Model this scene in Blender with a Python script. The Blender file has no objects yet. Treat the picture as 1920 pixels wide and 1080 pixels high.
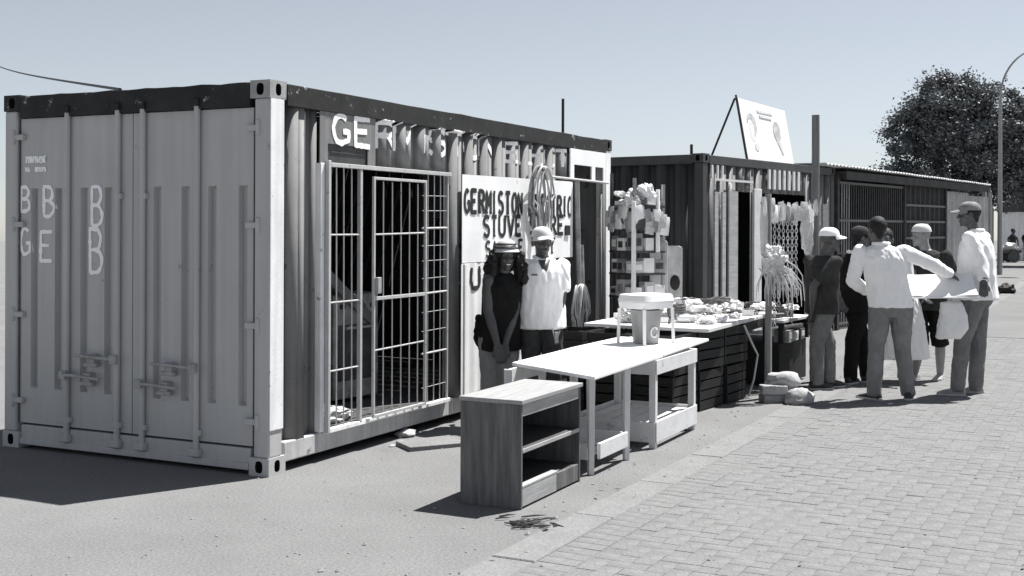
import bpy, bmesh, math, random
from mathutils import Vector, Matrix, noise
R_ = math.radians
PI = math.pi
random.seed(7)
scn = bpy.context.scene
COL = scn.collection

# ------------------------------------------------------------------ camera
YAW, ROLL, FPX = 0.457192, 0.00377, 2246.9
cam_d = bpy.data.cameras.new('camera')
cam = bpy.data.objects.new('camera', cam_d); COL.objects.link(cam); scn.camera = cam
Fw = Vector((math.cos(YAW), math.sin(YAW), 0)); Rt = Vector((math.sin(YAW), -math.cos(YAW), 0)); Up = Vector((0, 0, 1))
R2 = Rt*math.cos(ROLL) + Up*math.sin(ROLL); U2 = -Rt*math.sin(ROLL) + Up*math.cos(ROLL)
m = Matrix((R2, U2, -Fw)).transposed().to_4x4(); m.translation = Vector((-6.2966, -4.8542, 1.6416))
cam.matrix_world = m
cam_d.sensor_width = 36; cam_d.lens = 36*FPX/1920; cam_d.shift_y = -116.18/1920
cam_d.clip_start = .1; cam_d.clip_end = 2000
scn.render.resolution_x = 1024; scn.render.resolution_y = 576

# ------------------------------------------------------------------ sky, sun, exposure
SUN = Vector((1.18, -.59, 2.591)).normalized()
world = bpy.data.worlds.new('World'); scn.world = world; world.use_nodes = True
nt = world.node_tree; nt.nodes.clear()
wo = nt.nodes.new('ShaderNodeOutputWorld'); bg = nt.nodes.new('ShaderNodeBackground')
sky = nt.nodes.new('ShaderNodeTexSky'); sky.sky_type = 'NISHITA'; sky.sun_disc = False
sky.sun_elevation = math.asin(SUN.z); sky.sun_rotation = math.atan2(SUN.x, SUN.y)
sky.air_density = 1.0; sky.dust_density = 0.6; sky.ozone_density = 3.0; sky.altitude = 1600
hs = nt.nodes.new('ShaderNodeHueSaturation'); hs.inputs['Saturation'].default_value = .37
nt.links.new(sky.outputs[0], hs.inputs['Color']); nt.links.new(hs.outputs[0], bg.inputs['Color'])
bg.inputs['Strength'].default_value = .0535
nt.links.new(bg.outputs[0], wo.inputs[0])
sd = bpy.data.lights.new('sun', 'SUN'); sd.energy = 5.0; sd.angle = R_(.5); sd.color = (1, .985, .96)
so = bpy.data.objects.new('sun', sd); COL.objects.link(so)
so.rotation_euler = SUN.to_track_quat('Z', 'Y').to_euler(); so.location = (0, 0, 20)
scn.view_settings.view_transform = 'Standard'; scn.view_settings.look = 'None'
scn.view_settings.gamma = 1; scn.view_settings.use_curve_mapping = False
scn.view_settings.exposure = 1.0

# ------------------------------------------------------------------ materials
MATS = {}
def mat(name, base, rough=.7, var=.18, scale=3.0, bump=.0, bscale=40, streak=False, stain=0.0, stain_col=.04, stain_scale=6,
        spec=.4, metal=0.0, stretch=(1, 1, 1), trans=0.0, tint=(1, 1, 1), detail=6, wear=0.0, wear_col=.5, speckle=0.0, streak_amt=.55):
    """greyscale procedural paint: two noises of tone, blotchy stains with their own outline, fine bump"""
    M = bpy.data.materials.new(name); M.use_nodes = True; t = M.node_tree; N = t.nodes; Lk = t.links
    b = N['Principled BSDF']
    tc = N.new('ShaderNodeTexCoord'); mp = N.new('ShaderNodeMapping'); mp.inputs['Scale'].default_value = stretch
    Lk.new(tc.outputs['Object'], mp.inputs[0])
    n1 = N.new('ShaderNodeTexNoise'); n1.inputs['Scale'].default_value = scale; n1.inputs['Detail'].default_value = detail
    n1.inputs['Roughness'].default_value = .62
    Lk.new(mp.outputs[0], n1.inputs['Vector'])
    cr = N.new('ShaderNodeValToRGB')
    lo, hi = base*(1-var), min(.95, base*(1+var))
    cr.color_ramp.elements[0].position = .3; cr.color_ramp.elements[1].position = .7
    cr.color_ramp.elements[0].color = (lo*tint[0], lo*tint[1], lo*tint[2], 1); cr.color_ramp.elements[1].color = (hi*tint[0], hi*tint[1], hi*tint[2], 1)
    Lk.new(n1.outputs['Fac'], cr.inputs[0]); out = cr.outputs[0]
    if streak:
        mp2 = N.new('ShaderNodeMapping'); mp2.inputs['Scale'].default_value = (14, 14, .7); Lk.new(tc.outputs['Object'], mp2.inputs[0])
        n2 = N.new('ShaderNodeTexNoise'); n2.inputs['Scale'].default_value = 1.4; n2.inputs['Detail'].default_value = 5
        Lk.new(mp2.outputs[0], n2.inputs['Vector'])
        r2 = N.new('ShaderNodeValToRGB'); r2.color_ramp.elements[0].position = .32; r2.color_ramp.elements[1].position = .6
        r2.color_ramp.elements[0].color = (.62, .62, .62, 1); r2.color_ramp.elements[1].color = (1, 1, 1, 1)
        Lk.new(n2.outputs['Fac'], r2.inputs[0])
        mx = N.new('ShaderNodeMixRGB'); mx.blend_type = 'MULTIPLY'; mx.inputs[0].default_value = streak_amt
        Lk.new(out, mx.inputs[1]); Lk.new(r2.outputs[0], mx.inputs[2]); out = mx.outputs[0]
    if speckle:
        n5 = N.new('ShaderNodeTexNoise'); n5.inputs['Scale'].default_value = 55; n5.inputs['Detail'].default_value = 4; n5.inputs['Roughness'].default_value = .75
        Lk.new(tc.outputs['Object'], n5.inputs['Vector'])
        r5 = N.new('ShaderNodeValToRGB'); r5.color_ramp.elements[0].position = .36; r5.color_ramp.elements[1].position = .62
        r5.color_ramp.elements[0].color = (1-speckle,)*3+(1,); r5.color_ramp.elements[1].color = (1+speckle*.5,)*3+(1,)
        Lk.new(n5.outputs['Fac'], r5.inputs[0])
        mx = N.new('ShaderNodeMixRGB'); mx.blend_type = 'MULTIPLY'; mx.inputs[0].default_value = 1
        Lk.new(out, mx.inputs[1]); Lk.new(r5.outputs[0], mx.inputs[2]); out = mx.outputs[0]
    for amt, colr, sc, seed in ((stain, stain_col, stain_scale, 0), (wear, wear_col, stain_scale*2.3, 5)):
        if amt <= 0: continue
        n3 = N.new('ShaderNodeTexNoise'); n3.noise_dimensions = '4D'; n3.inputs['W'].default_value = seed + base*7
        n3.inputs['Scale'].default_value = sc; n3.inputs['Detail'].default_value = 9; n3.inputs['Roughness'].default_value = .68
        Lk.new(mp.outputs[0], n3.inputs['Vector'])
        r3 = N.new('ShaderNodeValToRGB'); p = .66 - .22*amt
        r3.color_ramp.elements[0].position = p; r3.color_ramp.elements[1].position = p+.05
        Lk.new(n3.outputs['Fac'], r3.inputs[0])
        mx = N.new('ShaderNodeMixRGB'); mx.inputs[2].default_value = (colr, colr, colr, 1)
        Lk.new(r3.outputs[0], mx.inputs[0]); Lk.new(out, mx.inputs[1]); out = mx.outputs[0]
    Lk.new(out, b.inputs['Base Color'])
    b.inputs['Roughness'].default_value = rough; b.inputs['Metallic'].default_value = metal
    b.inputs['Specular IOR Level'].default_value = spec
    if trans: b.inputs['Transmission Weight'].default_value = trans
    if bump:
        n4 = N.new('ShaderNodeTexNoise'); n4.inputs['Scale'].default_value = bscale; n4.inputs['Detail'].default_value = 5
        Lk.new(mp.outputs[0], n4.inputs['Vector'])
        bm_ = N.new('ShaderNodeBump'); bm_.inputs['Strength'].default_value = bump; bm_.inputs['Distance'].default_value = .01
        Lk.new(n4.outputs['Fac'], bm_.inputs['Height']); Lk.new(bm_.outputs[0], b.inputs['Normal'])
    MATS[name] = M
    return M

mat('sand', .176, .95, .11, .9, .6, 60, speckle=.22, stain=.2, stain_col=.150, stain_scale=1.3, spec=.1)
mat('road_far', .170, .95, .10, .7, .4, 30, speckle=.15, stain=.15, stain_col=.15, stain_scale=.8, spec=.1)
for i, v in enumerate((.184, .188, .192)):
    mat('paver%d' % i, v, .95, .10, 5, .5, 90, speckle=.2, stain=.5, stain_col=.186, stain_scale=2.2, spec=.1)
mat('kerb', .198, .9, .08, 4, .5, 80, speckle=.2, stain=.5, stain_col=.176, stain_scale=5, spec=.15)
mat('door_paint', .47, .7, .06, 1.2, .08, 30, streak=True, streak_amt=.22, stain=.10, stain_col=.3, stain_scale=9, spec=.35)
mat('side_paint', .22, .85, .14, 2.5, .08, 30, streak=True, stain=.22, stain_col=.09, stain_scale=6, spec=.12)
mat('dark_rail', .022, .7, .4, 6, .2, 40, wear=.22, wear_col=.3, stain_scale=5, spec=.3)
mat('white_post', .85, .8, .12, 3, .1, 40, streak=True, stain=.2, stain_col=.2, stain_scale=7)
mat('rail_paint', .52, .8, .14, 3, .1, 40, streak=True, stain=.25, stain_col=.2, stain_scale=6, spec=.15)
mat('steel', .33, .5, .2, 12, .1, 60, stain=.3, stain_col=.12, stain_scale=14, spec=.4)
mat('hole', .008, .95, 0)
mat('letter', .93, .8, .03, 14)
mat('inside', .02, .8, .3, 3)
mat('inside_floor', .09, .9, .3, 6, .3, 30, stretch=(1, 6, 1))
mat('gate', .46, .5, .1, 10, stain=.25, stain_col=.22, stain_scale=22)
mat('sign', .84, .7, .07, 2.2, .05, 20, stain=.10, stain_col=.45, stain_scale=4)
mat('sign_sheet', .84, .7, .08, 3, .05, 20, streak=True, streak_amt=.3, stain=.10, stain_col=.4, stain_scale=5)
mat('black_paint', .018, .7, .3, 12, wear=.12, wear_col=.25, stain_scale=20)
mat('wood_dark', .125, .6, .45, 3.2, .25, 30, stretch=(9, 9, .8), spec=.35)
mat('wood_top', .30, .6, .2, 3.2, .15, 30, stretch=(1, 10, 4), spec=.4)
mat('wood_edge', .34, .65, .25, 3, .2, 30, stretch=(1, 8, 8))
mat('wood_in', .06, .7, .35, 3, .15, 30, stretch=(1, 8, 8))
mat('white_top', .78, .55, .05, 3, .06, 30, stain=.1, stain_col=.5, stain_scale=3.5)
mat('white_wood', .62, .65, .1, 5, .15, 40, stain=.2, stain_col=.36, stain_scale=8)
mat('pale_wood', .42, .7, .22, 4, .25, 30, stretch=(1, 8, 8), stain=.15, stain_col=.2, stain_scale=8)
mat('crate', .010, .7, .4, 6, .3, 30, stretch=(1, 1, 6))
mat('plastic_white', .8, .4, .05, 6, .1, 20)
mat('plastic_grey', .33, .35, .2, 3)
mat('plastic_mid', .5, .5, .25, 8, .1, 20)
mat('goods_dark', .06, .5, .5, 9)
mat('goods_grey', .28, .5, .4, 9)
mat('foil', .85, .22, .12, 16, .8, 26, trans=.5)
mat('cable', .36, .5, .25, 30)
mat('cable_dark', .12, .5, .3, 30)
mat('c2_paint', .06, .6, .22, 2.2, .1, 30, streak=True, stain=.2, stain_col=.03, stain_scale=5)
mat('c2_front', .16, .6, .3, 2.5, .1, 30, streak=True, stain=.3, stain_col=.5, stain_scale=4)
mat('c2_white', .68, .6, .12, 6, stain=.2, stain_col=.3, stain_scale=9)
mat('poster', .84, .6, .02, 3)
mat('poster_grey', .45, .7, .35, 9)
mat('poster_face', .70, .7, .06, 6)
mat('poster_faint', .62, .7, .12, 9)
mat('pole_wood', .16, .8, .35, 3, .4, 40, stretch=(8, 8, .6))
mat('post_wood', .22, .8, .35, 4, .4, 40, stretch=(8, 8, .8))
mat('chain', .55, .35, .3, 30, metal=.6)
mat('roof_sheet', .6, .5, .15, 4, stain=.3, stain_col=.2, stain_scale=4)
mat('zinc', .42, .5, .25, 3, streak=True, stain=.25, stain_col=.2, stain_scale=4)
mat('grille', .10, .5, .3, 9)
mat('shed_dark', .05, .8, .4, 4, streak=True)
mat('plank_a', .13, .85, .3, 3, .2, 30, stretch=(6, 6, .6))
mat('plank_b', .30, .85, .3, 3, .2, 30, stretch=(6, 6, .6))
mat('leaf_a', .12, .6, .5, 1.2, tint=(.93, 1.0, 1.03))
mat('leaf_b', .20, .6, .5, 1.2, tint=(.93, 1.0, 1.03))
mat('bark', .07, .9, .4, 6, .5, 30)
mat('lamp_steel', .30, .5, .15, 5)
mat('stone', .36, .9, .25, 9, .7, 40, stain=.2, stain_col=.2, stain_scale=12)
mat('stone_b', .24, .9, .25, 9, .7, 40)
mat('wire', .03, .6, .2, 9)
mat('twig', .05, .9, .4, 20)
mat('skin_dark', .07, .45, .2, 9, .08, 90, spec=.5)
mat('skin_mid', .10, .5, .2, 9, .08, 90, spec=.5)
mat('skin_light', .26, .5, .15, 9, .08, 90, spec=.5)
mat('hair', .010, .7, .4, 60, .6, 90)
mat('eye_white', .35, .3, 0); mat('pupil', .01, .3, 0); mat('teeth', .75, .3, 0); mat('lip', .06, .5, .1, 20)
def cloth(name, v, var=.1): mat(name, v, .9, var, 10, .25, 260, spec=.15)
cloth('cloth_white', .9, .04); cloth('cloth_offwhite', .8, .06); cloth('cloth_black', .012, .3); cloth('cloth_charcoal', .040, .25)
cloth('cloth_grey', .21, .2); cloth('cloth_midgrey', .18, .25); cloth('cloth_darkgrey', .055, .3); cloth('cloth_pale', .62, .1)
mat('shoe_dark', .03, .5, .3, 12); mat('shoe_pale', .3, .6, .2, 12); mat('sole', .5, .7, .2, 12)
mat('cap_dark', .06, .8, .3, 14, .2, 200); mat('cap_grey', .22, .8, .3, 14, .2, 200)

# ------------------------------------------------------------------ mesh helpers
class MB:
    def __init__(s): s.v = []; s.f = []; s.m = []; s.mi = 0
    def add(s, vs, fs):
        o = len(s.v); s.v += [tuple(v) for v in vs]
        for f in fs: s.f.append(tuple(i+o for i in f)); s.m.append(s.mi)
        return s
    def box(s, x0, x1, y0, y1, z0, z1, M=None):
        vs = [Vector((x, y, z)) for x in (x0, x1) for y in (y0, y1) for z in (z0, z1)]
        if M is not None: vs = [M @ v for v in vs]
        return s.add(vs, [(0,1,3,2),(4,6,7,5),(0,4,5,1),(2,3,7,6),(0,2,6,4),(1,5,7,3)])
    def cbox(s, c, size, rot=(0,0,0)):
        from mathutils import Euler
        M = Matrix.Translation(Vector(c)) @ Euler(rot).to_matrix().to_4x4()
        a, b, d = size[0]/2, size[1]/2, size[2]/2
        return s.box(-a, a, -b, b, -d, d, M)
    def prism(s, poly, z0, z1, M=None):
        n = len(poly)
        vs = [Vector((p[0], p[1], z0)) for p in poly] + [Vector((p[0], p[1], z1)) for p in poly]
        if M is not None: vs = [M @ v for v in vs]
        fs = [tuple(range(n-1, -1, -1)), tuple(range(n, 2*n))] + [(i, (i+1) % n, n+(i+1) % n, n+i) for i in range(n)]
        return s.add(vs, fs)
    def tube(s, pts, r, n=8, caps=True, flat=None):
        pts = [Vector(p) for p in pts]; k = len(pts)
        rs = r if isinstance(r, (list, tuple)) else [r]*k
        vs = []; prev = None
        for i, p in enumerate(pts):
            t = (pts[min(i+1, k-1)] - pts[max(i-1, 0)]).normalized()
            if prev is None:
                a = Vector((0,0,1)) if abs(t.z) < .9 else Vector((1,0,0)); u = t.cross(a).normalized()
            else:
                u = (prev - t*prev.dot(t)); u = u.normalized() if u.length > 1e-6 else t.orthogonal().normalized()
            prev = u; w = t.cross(u)
            for j in range(n):
                a = 2*PI*j/n; vs.append(p + (u*math.cos(a) + w*math.sin(a))*rs[i])
        fs = [(i*n+j, i*n+(j+1) % n, (i+1)*n+(j+1) % n, (i+1)*n+j) for i in range(k-1) for j in range(n)]
        if caps: fs += [tuple(range(n-1, -1, -1)), tuple((k-1)*n+j for j in range(n))]
        return s.add(vs, fs)
    def ell(s, c, rad, M=None, nu=14, nv=9):
        c = Vector(c); M = M or Matrix.Identity(3); vs = []; fs = []
        vs.append(c + M @ Vector((0,0,rad[2])))
        for i in range(1, nv):
            th = PI*i/nv
            for j in range(nu):
                a = 2*PI*j/nu
                vs.append(c + M @ Vector((rad[0]*math.sin(th)*math.cos(a), rad[1]*math.sin(th)*math.sin(a), rad[2]*math.cos(th))))
        vs.append(c + M @ Vector((0,0,-rad[2])))
        for j in range(nu): fs.append((0, 1+j, 1+(j+1) % nu))
        for i in range(nv-2):
            for j in range(nu):
                a = 1+i*nu+j; b = 1+i*nu+(j+1) % nu; fs.append((a, a+nu, b+nu, b))
        e = len(vs)-1
        for j in range(nu): fs.append((e, e-nu+(j+1) % nu, e-nu+j))
        return s.add(vs, fs)
    def cap(s, p0, p1, r0, r1, n=12):
        """tapered capsule"""
        p0 = Vector(p0); p1 = Vector(p1); d = p1-p0; L = d.length
        if L < 1e-5: return s.ell(p0, (r0,)*3)
        d /= L; pts = []; rs = []
        for a in (-80, -50, -20): pts.append(p0 + d*r0*math.sin(R_(a))); rs.append(r0*math.cos(R_(a)))
        pts.append(p0); rs.append(r0); pts.append(p1); rs.append(r1)
        for a in (20, 50, 80): pts.append(p1 + d*r1*math.sin(R_(a))); rs.append(r1*math.cos(R_(a)))
        return s.tube(pts, rs, n)
    def loft(s, secs, n=20, p=2.0):
        """secs: (centre, side vec, fwd vec, rx, ry)"""
        vs = []; k = len(secs)
        for c, sv, fv, rx, ry in secs:
            for j in range(n):
                a = 2*PI*j/n; ca, sa = math.cos(a), math.sin(a)
                ca = math.copysign(abs(ca)**(2/p), ca); sa = math.copysign(abs(sa)**(2/p), sa)
                vs.append(Vector(c) + Vector(sv)*rx*ca + Vector(fv)*ry*sa)
        fs = [(i*n+j, i*n+(j+1) % n, (i+1)*n+(j+1) % n, (i+1)*n+j) for i in range(k-1) for j in range(n)]
        fs += [tuple(range(n-1, -1, -1)), tuple((k-1)*n+j for j in range(n))]
        return s.add(vs, fs)
    def mesh(s, name, mats, smooth=True, ang=40):
        me = bpy.data.meshes.new(name); me.from_pydata(s.v, [], s.f)
        for mm in (mats if isinstance(mats, (list, tuple)) else [mats]): me.materials.append(MATS[mm] if isinstance(mm, str) else mm)
        if max(s.m, default=0) > 0: me.polygons.foreach_set('material_index', s.m)
        bm = bmesh.new(); bm.from_mesh(me); bmesh.ops.recalc_face_normals(bm, faces=bm.faces); bm.to_mesh(me); bm.free()
        if smooth:
            me.polygons.foreach_set('use_smooth', [True]*len(me.polygons)); me.set_sharp_from_angle(angle=R_(ang))
        me.update(); return me
    def build(s, name, mats, parent=None, smooth=True, ang=40, bevel=0, loc=None, rz=0):
        o = bpy.data.objects.new(name, s.mesh(name, mats, smooth, ang)); COL.objects.link(o)
        if parent: o.parent = parent
        if loc: o.location = loc
        if rz: o.rotation_euler.z = rz
        if bevel:
            b = o.modifiers.new('bevel', 'BEVEL'); b.width = bevel; b.segments = 2; b.limit_method = 'ANGLE'
        return o
def tag(o, label, cat, group=None):
    o['label'] = label; o['category'] = cat
    if group: o['group'] = group
    return o
def thing(name, label, cat, loc=(0,0,0), rz=0, group=None):
    o = bpy.data.objects.new(name, None); COL.objects.link(o); o.location = loc; o.rotation_euler = (0,0,rz)
    o.empty_display_size = .1
    return tag(o, label, cat, group)
def share(name, me, parent, M):
    o = bpy.data.objects.new(name, me); COL.objects.link(o)
    if parent: o.parent = parent
    o.matrix_local = M
    return o
def struct(o): o['kind'] = 'structure'; return o
def stuff(o): o['kind'] = 'stuff'; return o
def at(depth, right, z=0):
    """a place so many metres in front of the viewpoint and to its right"""
    q = Vector((-6.2966, -4.8542, 0)) + Fw*depth + Rt*right; return Vector((q.x, q.y, z))
def crumple(c, rad, seed, sub=3, amp=.35, fr=2.2, flat=False):
    bm = bmesh.new(); bmesh.ops.create_icosphere(bm, subdivisions=sub, radius=1)
    for v in bm.verts:
        d = v.co.normalized(); q = d*fr + Vector((seed*3.1, seed*1.7, seed))
        h = 1 + amp*noise.noise(q) + amp*.6*noise.noise(q*2.7) + amp*.35*abs(noise.noise(q*6))
        v.co = Vector((d.x*rad[0], d.y*rad[1], d.z*rad[2]))*h
        if flat and v.co.z < 0: v.co.z = max(v.co.z, -rad[2]*.55)
    mb = MB(); mb.add([v.co + Vector(c) for v in bm.verts], [[w.index for w in f.verts] for f in bm.faces]); bm.free()
    return mb

# ------------------------------------------------------------------ stroke letters laid on a surface
def arc(cx, cy, rx, ry, a0, a1, n=8): return [(cx+rx*math.cos(R_(a0+(a1-a0)*i/n)), cy+ry*math.sin(R_(a0+(a1-a0)*i/n))) for i in range(n+1)]
FONT = {
 'A': [[(0,0),(.5,1),(1,0)], [(.2,.38),(.8,.38)]],
 'B': [[(0,0),(0,1),(.45,1)]+arc(.45,.76,.42,.24,90,-90)[1:]+[(0,.52)], [(.45,.52)]+arc(.45,.26,.55,.26,90,-90)[1:]+[(0,0)]],
 'C': [arc(.55,.5,.5,.5,50,310,12)],
 'E': [[(1,1),(0,1),(0,0),(1,0)], [(0,.52),(.75,.52)]],
 'G': [arc(.5,.5,.5,.5,50,300,12)+[(1,.12),(1,.45),(.6,.45)]],
 'I': [[(.5,0),(.5,1)]],
 'L': [[(0,1),(0,0),(1,0)]],
 'M': [[(0,0),(0,1),(.5,.35),(1,1),(1,0)]],
 'N': [[(0,0),(0,1),(1,0),(1,1)]],
 'O': [arc(.5,.5,.48,.5,90,450,16)],
 'R': [[(0,0),(0,1),(.5,1)]+arc(.5,.75,.42,.25,90,-90)[1:]+[(0,.5)], [(.45,.5),(1,0)]],
 'S': [arc(.5,.76,.45,.24,30,250,8)+arc(.5,.26,.48,.26,80,-160,8)],
 'T': [[(0,1),(1,1)], [(.5,1),(.5,0)]],
 'U': [[(0,1),(0,.3)]+arc(.5,.3,.5,.3,180,360,8)+[(1,1)]],
 'V': [[(0,1),(.5,0),(1,1)]],
 'Y': [[(0,1),(.5,.5),(1,1)], [(.5,.5),(.5,0)]],
}
SERIF = {'I': [(.5,0),(.5,1)], 'E': [(0,0),(0,1)], 'R': [(0,0),(1,0)], 'T': [(.5,0)], 'M': [(0,0),(1,0)], 'N': [(0,0),(1,1)], 'L': [(0,1)], 'U': [(0,1),(1,1)], 'A': [(0,0),(1,0)], 'V': [(0,1),(1,1)], 'Y': [(0,1),(1,1),(.5,0)]}
def ribbon(mb, pl, width, surf, step=.012, across=4, rough=.0, nrm=(0, -1, 0)):
    s0 = getattr(mb, 'lift', 0)
    pts = [Vector((p[0], p[1])) for p in pl]; res = [pts[0]]
    for a, b in zip(pts, pts[1:]):
        n = max(1, int((b-a).length/step)); res += [a+(b-a)*i/n for i in range(1, n+1)]
    vs = []; k = len(res)
    for i, q in enumerate(res):
        t = (res[min(i+1, k-1)]-res[max(i-1, 0)]); t = t.normalized() if t.length > 0 else Vector((1, 0)); nn = Vector((-t.y, t.x))
        w = width*(1 + rough*noise.noise(Vector((q.x*30, q.y*30, 3))))
        for j in range(across+1):
            x = q + nn*w*(j/across-.5); vs.append(Vector(surf(x.x, x.y)) + Vector(nrm)*(s0+i*.00003))
    fs = [(i*(across+1)+j, i*(across+1)+j+1, (i+1)*(across+1)+j+1, (i+1)*(across+1)+j) for i in range(k-1) for j in range(across)]
    mb.add(vs, fs); mb.lift = s0 + k*.00003 + .0002
def letter(ch, x0, z0, w, h, width, surf, mirror=1, serif=0, rough=.25, jit=0, nrm=(0, -1, 0)):
    mb = MB(); off = [0]
    def sf(x, z):
        p = surf(x, z); return p
    for pl in FONT[ch]:
        ribbon(mb, [(x0+mirror*p[0]*w + random.uniform(-jit, jit), z0+p[1]*h + random.uniform(-jit, jit)) for p in pl], width, sf, rough=rough, nrm=nrm)
    if serif:
        for p in SERIF.get(ch, []):
            cx, cz = x0+mirror*p[0]*w, z0+p[1]*h
            ribbon(mb, [(cx-serif, cz), (cx+serif, cz)], width*.55, sf, rough=0, nrm=nrm)
    return mb

# ================================================================== THE GROUND
g = MB(); g.add([(-60,-90,0),(160,-90,0),(160,90,0),(-60,90,0)], [(0,1,2,3)])
struct(g.build('ground', 'sand', smooth=False))
# road of block pavers beyond the flush kerb
def kerb_y(x): return -2.14 - .021*(x+1.1) if x < 22 else -2.14 - .021*23.1
road = MB(); road.add([(13.0, kerb_y(13)-.29, .004), (160, kerb_y(30)-.29, .004), (160, -60, .004), (13.0, -60, .004)], [(0,1,2,3)])
road_o = struct(road.build('road', 'road_far', smooth=False))
kerb = bpy.data.objects.new('kerb', None); COL.objects.link(kerb); kerb['kind'] = 'structure'
def kerb_mesh(L, w, seed):
    mb = MB(); b = .006; h = .007
    vs = [(b,-w+b,h),(L-b,-w+b,h),(L-b,-b,h),(b,-b,h),(0,-w,h-b),(L,-w,h-b),(L,0,h-b),(0,0,h-b),(0,-w,-.05),(L,-w,-.05),(L,0,-.05),(0,0,-.05)]
    mb.add(vs, [(0,1,2,3),(4,5,1,0),(5,6,2,1),(6,7,3,2),(7,4,0,3),(8,9,5,4),(9,10,6,5),(10,11,7,6),(11,8,4,7)])
    return mb.mesh('kerb_stone', 'kerb', smooth=False)
km = kerb_mesh(.992, .235, 0)
for i in range(-5, 34):
    x = i*1.0; y = kerb_y(x)
    share('kerb_stone', km, kerb, Matrix.Translation((x, y+random.uniform(-.004,.004), random.uniform(-.003,.002))) @ Matrix.Rotation(-.021 if x < 22 else 0, 4, 'Z') @ Matrix.Rotation(random.uniform(-.003,.003), 4, 'X'))
lk = MB(); lk.box(34, 150, kerb_y(34)-.235, kerb_y(34), -.05, .014); stuff(lk.build('kerb_run', 'kerb', kerb))
# pavers
def paver_vs(cx, cy, ang, L, W, z, t):
    c, s = math.cos(ang), math.sin(ang); b = .0022; out = []
    for (l, w, zz) in ((L/2-b, W/2-b, z), (L/2, W/2, z-b), (L/2, W/2, -.03)):
        for sx, sy in ((-1,-1),(1,-1),(1,1),(-1,1)):
            x, y = sx*l, sy*w; out.append((cx+x*c-y*s, cy+x*s+y*c, zz + (t[0]*x+t[1]*y if zz > 0 else 0)))
    return out
PF = [(0,1,2,3)] + [(4+i, 4+(i+1) % 4, (i+1) % 4, i) for i in range(4)] + [(8+i, 8+(i+1) % 4, 4+(i+1) % 4, 4+i) for i in range(4)]
spots = []
ka = math.atan(-.021)
# soldier course along the kerb
for i in range(-40, 150):
    x = i*.1045 - .3
    if x > 13.0: break
    spots.append((x, kerb_y(x)-.235-.008-.1, ka+PI/2))
# herringbone field
P = .1035
for a in range(-80, 160):
    for b in range(-110, 60):
        k = (a - b) % 4
        # 90 degree herringbone: horizontal where k==0, vertical where k==2
        if k == 0: cx, cy, an = (a+1)*P, (b+.5)*P, 0
        elif k == 3: cx, cy, an = (a+.5)*P, (b+1)*P, PI/2
        else: continue
        wx = -1 + cx*math.cos(ka) - cy*math.sin(ka); wy = -2.70 + cx*math.sin(ka) + cy*math.cos(ka)
        ytop = kerb_y(wx)-.235-.216
        if wy + (.1 if an else .05) > ytop: continue
        d = Vector((wx+6.2966, wy+4.8542, 0)); dep = d.dot(Fw); r = d.dot(Rt)
        if dep < 4.6 or dep > 19 or abs(r)/dep > .47 or wx > 12.9: continue
        spots.append((wx, wy, ka+an))
def dist(p): return (Vector((p[0]+6.2966, p[1]+4.8542, 0))).dot(Fw)
vis = []
for p in spots:
    d = Vector((p[0]+6.2966, p[1]+4.8542, 0)); dep = d.dot(Fw); v = 424 + 2247*1.64/max(dep, .1)
    vis.append((dep if v < 1085 and abs(d.dot(Rt))/dep < .43 else 99, p))
vis.sort(key=lambda q: q[0])
paving = bpy.data.objects.new('paving', None); COL.objects.link(paving); paving['kind'] = 'structure'
rest = MB()
base_pav = []
for k in range(3):
    mb = MB(); mb.add(paver_vs(0, 0, 0, .2015, .1010, .0034, (0, 0)), PF); base_pav.append(mb.mesh('paver', 'paver%d' % k, smooth=False))
for n, (d, (x, y, an)) in enumerate(vis):
    sink = random.uniform(-.0012, .0010); tl = (random.uniform(-.006,.006), random.uniform(-.012,.012))
    if noise.noise(Vector((x*.9, y*.9, 1))) > .30: sink -= .0022
    if n < 300:
        share('paver', base_pav[random.randrange(3)], paving, Matrix.Translation((x, y, sink)) @ Matrix.Rotation(an+random.uniform(-.006,.006), 4, 'Z') @ Matrix.Rotation(tl[0], 4, 'Y') @ Matrix.Rotation(tl[1], 4, 'X'))
    else:
        rest.mi = random.randrange(3); rest.add(paver_vs(x, y, an+random.uniform(-.006,.006), .2015, .1010, .0034+sink, tl), PF)
stuff(rest.build('paver_field', ['paver0', 'paver1', 'paver2'], paving, smooth=False))

# ================================================================== THE NEAR CONTAINER
CL, CW, CH = 6.058, 2.438, 2.591
PITCH, DEP = .278, .056
def prof(x, c0=.081):
    """inward depth of the corrugated wall at x; outer ridges centred on c0 + k*PITCH"""
    t = ((x-c0) % PITCH)
    if t > PITCH/2: t = PITCH - t
    if t < .036: return 0
    if t > .104: return DEP
    return DEP*(t-.036)/.068
def corrugated(mb, x0, x1, z0, z1, holes=(), y0=0, sign=1, c0=.081):
    bx = {x0, x1}
    k = math.floor((x0-c0)/PITCH)-1
    while c0 + k*PITCH < x1+PITCH:
        for o in (-.036, .036, .104, .174):
            q = c0+k*PITCH+o
            if x0 < q < x1: bx.add(q)
        k += 1
    for h in holes:
        for q in h[:2]:
            if x0 < q < x1: bx.add(q)
    xs = sorted(bx)
    for a, b in zip(xs, xs[1:]):
        if b-a < 1e-6: continue
        mid = (a+b)/2; iv = [(z0, z1)]
        for h in holes:
            if h[0] <= mid <= h[1]:
                nv = []
                for lo, hi in iv:
                    if h[2] > lo: nv.append((lo, min(hi, h[2])))
                    if h[3] < hi: nv.append((max(lo, h[3]), hi))
                iv = nv
        for lo, hi in iv:
            if hi-lo < 1e-4: continue
            ya, yb = y0+sign*prof(a+1e-7 if a == x0 else a, c0), y0+sign*prof(b, c0)
            mb.add([(a, ya, lo), (b, yb, lo), (b, yb, hi), (a, ya, hi)], [(0,1,2,3)])
    return mb
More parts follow.
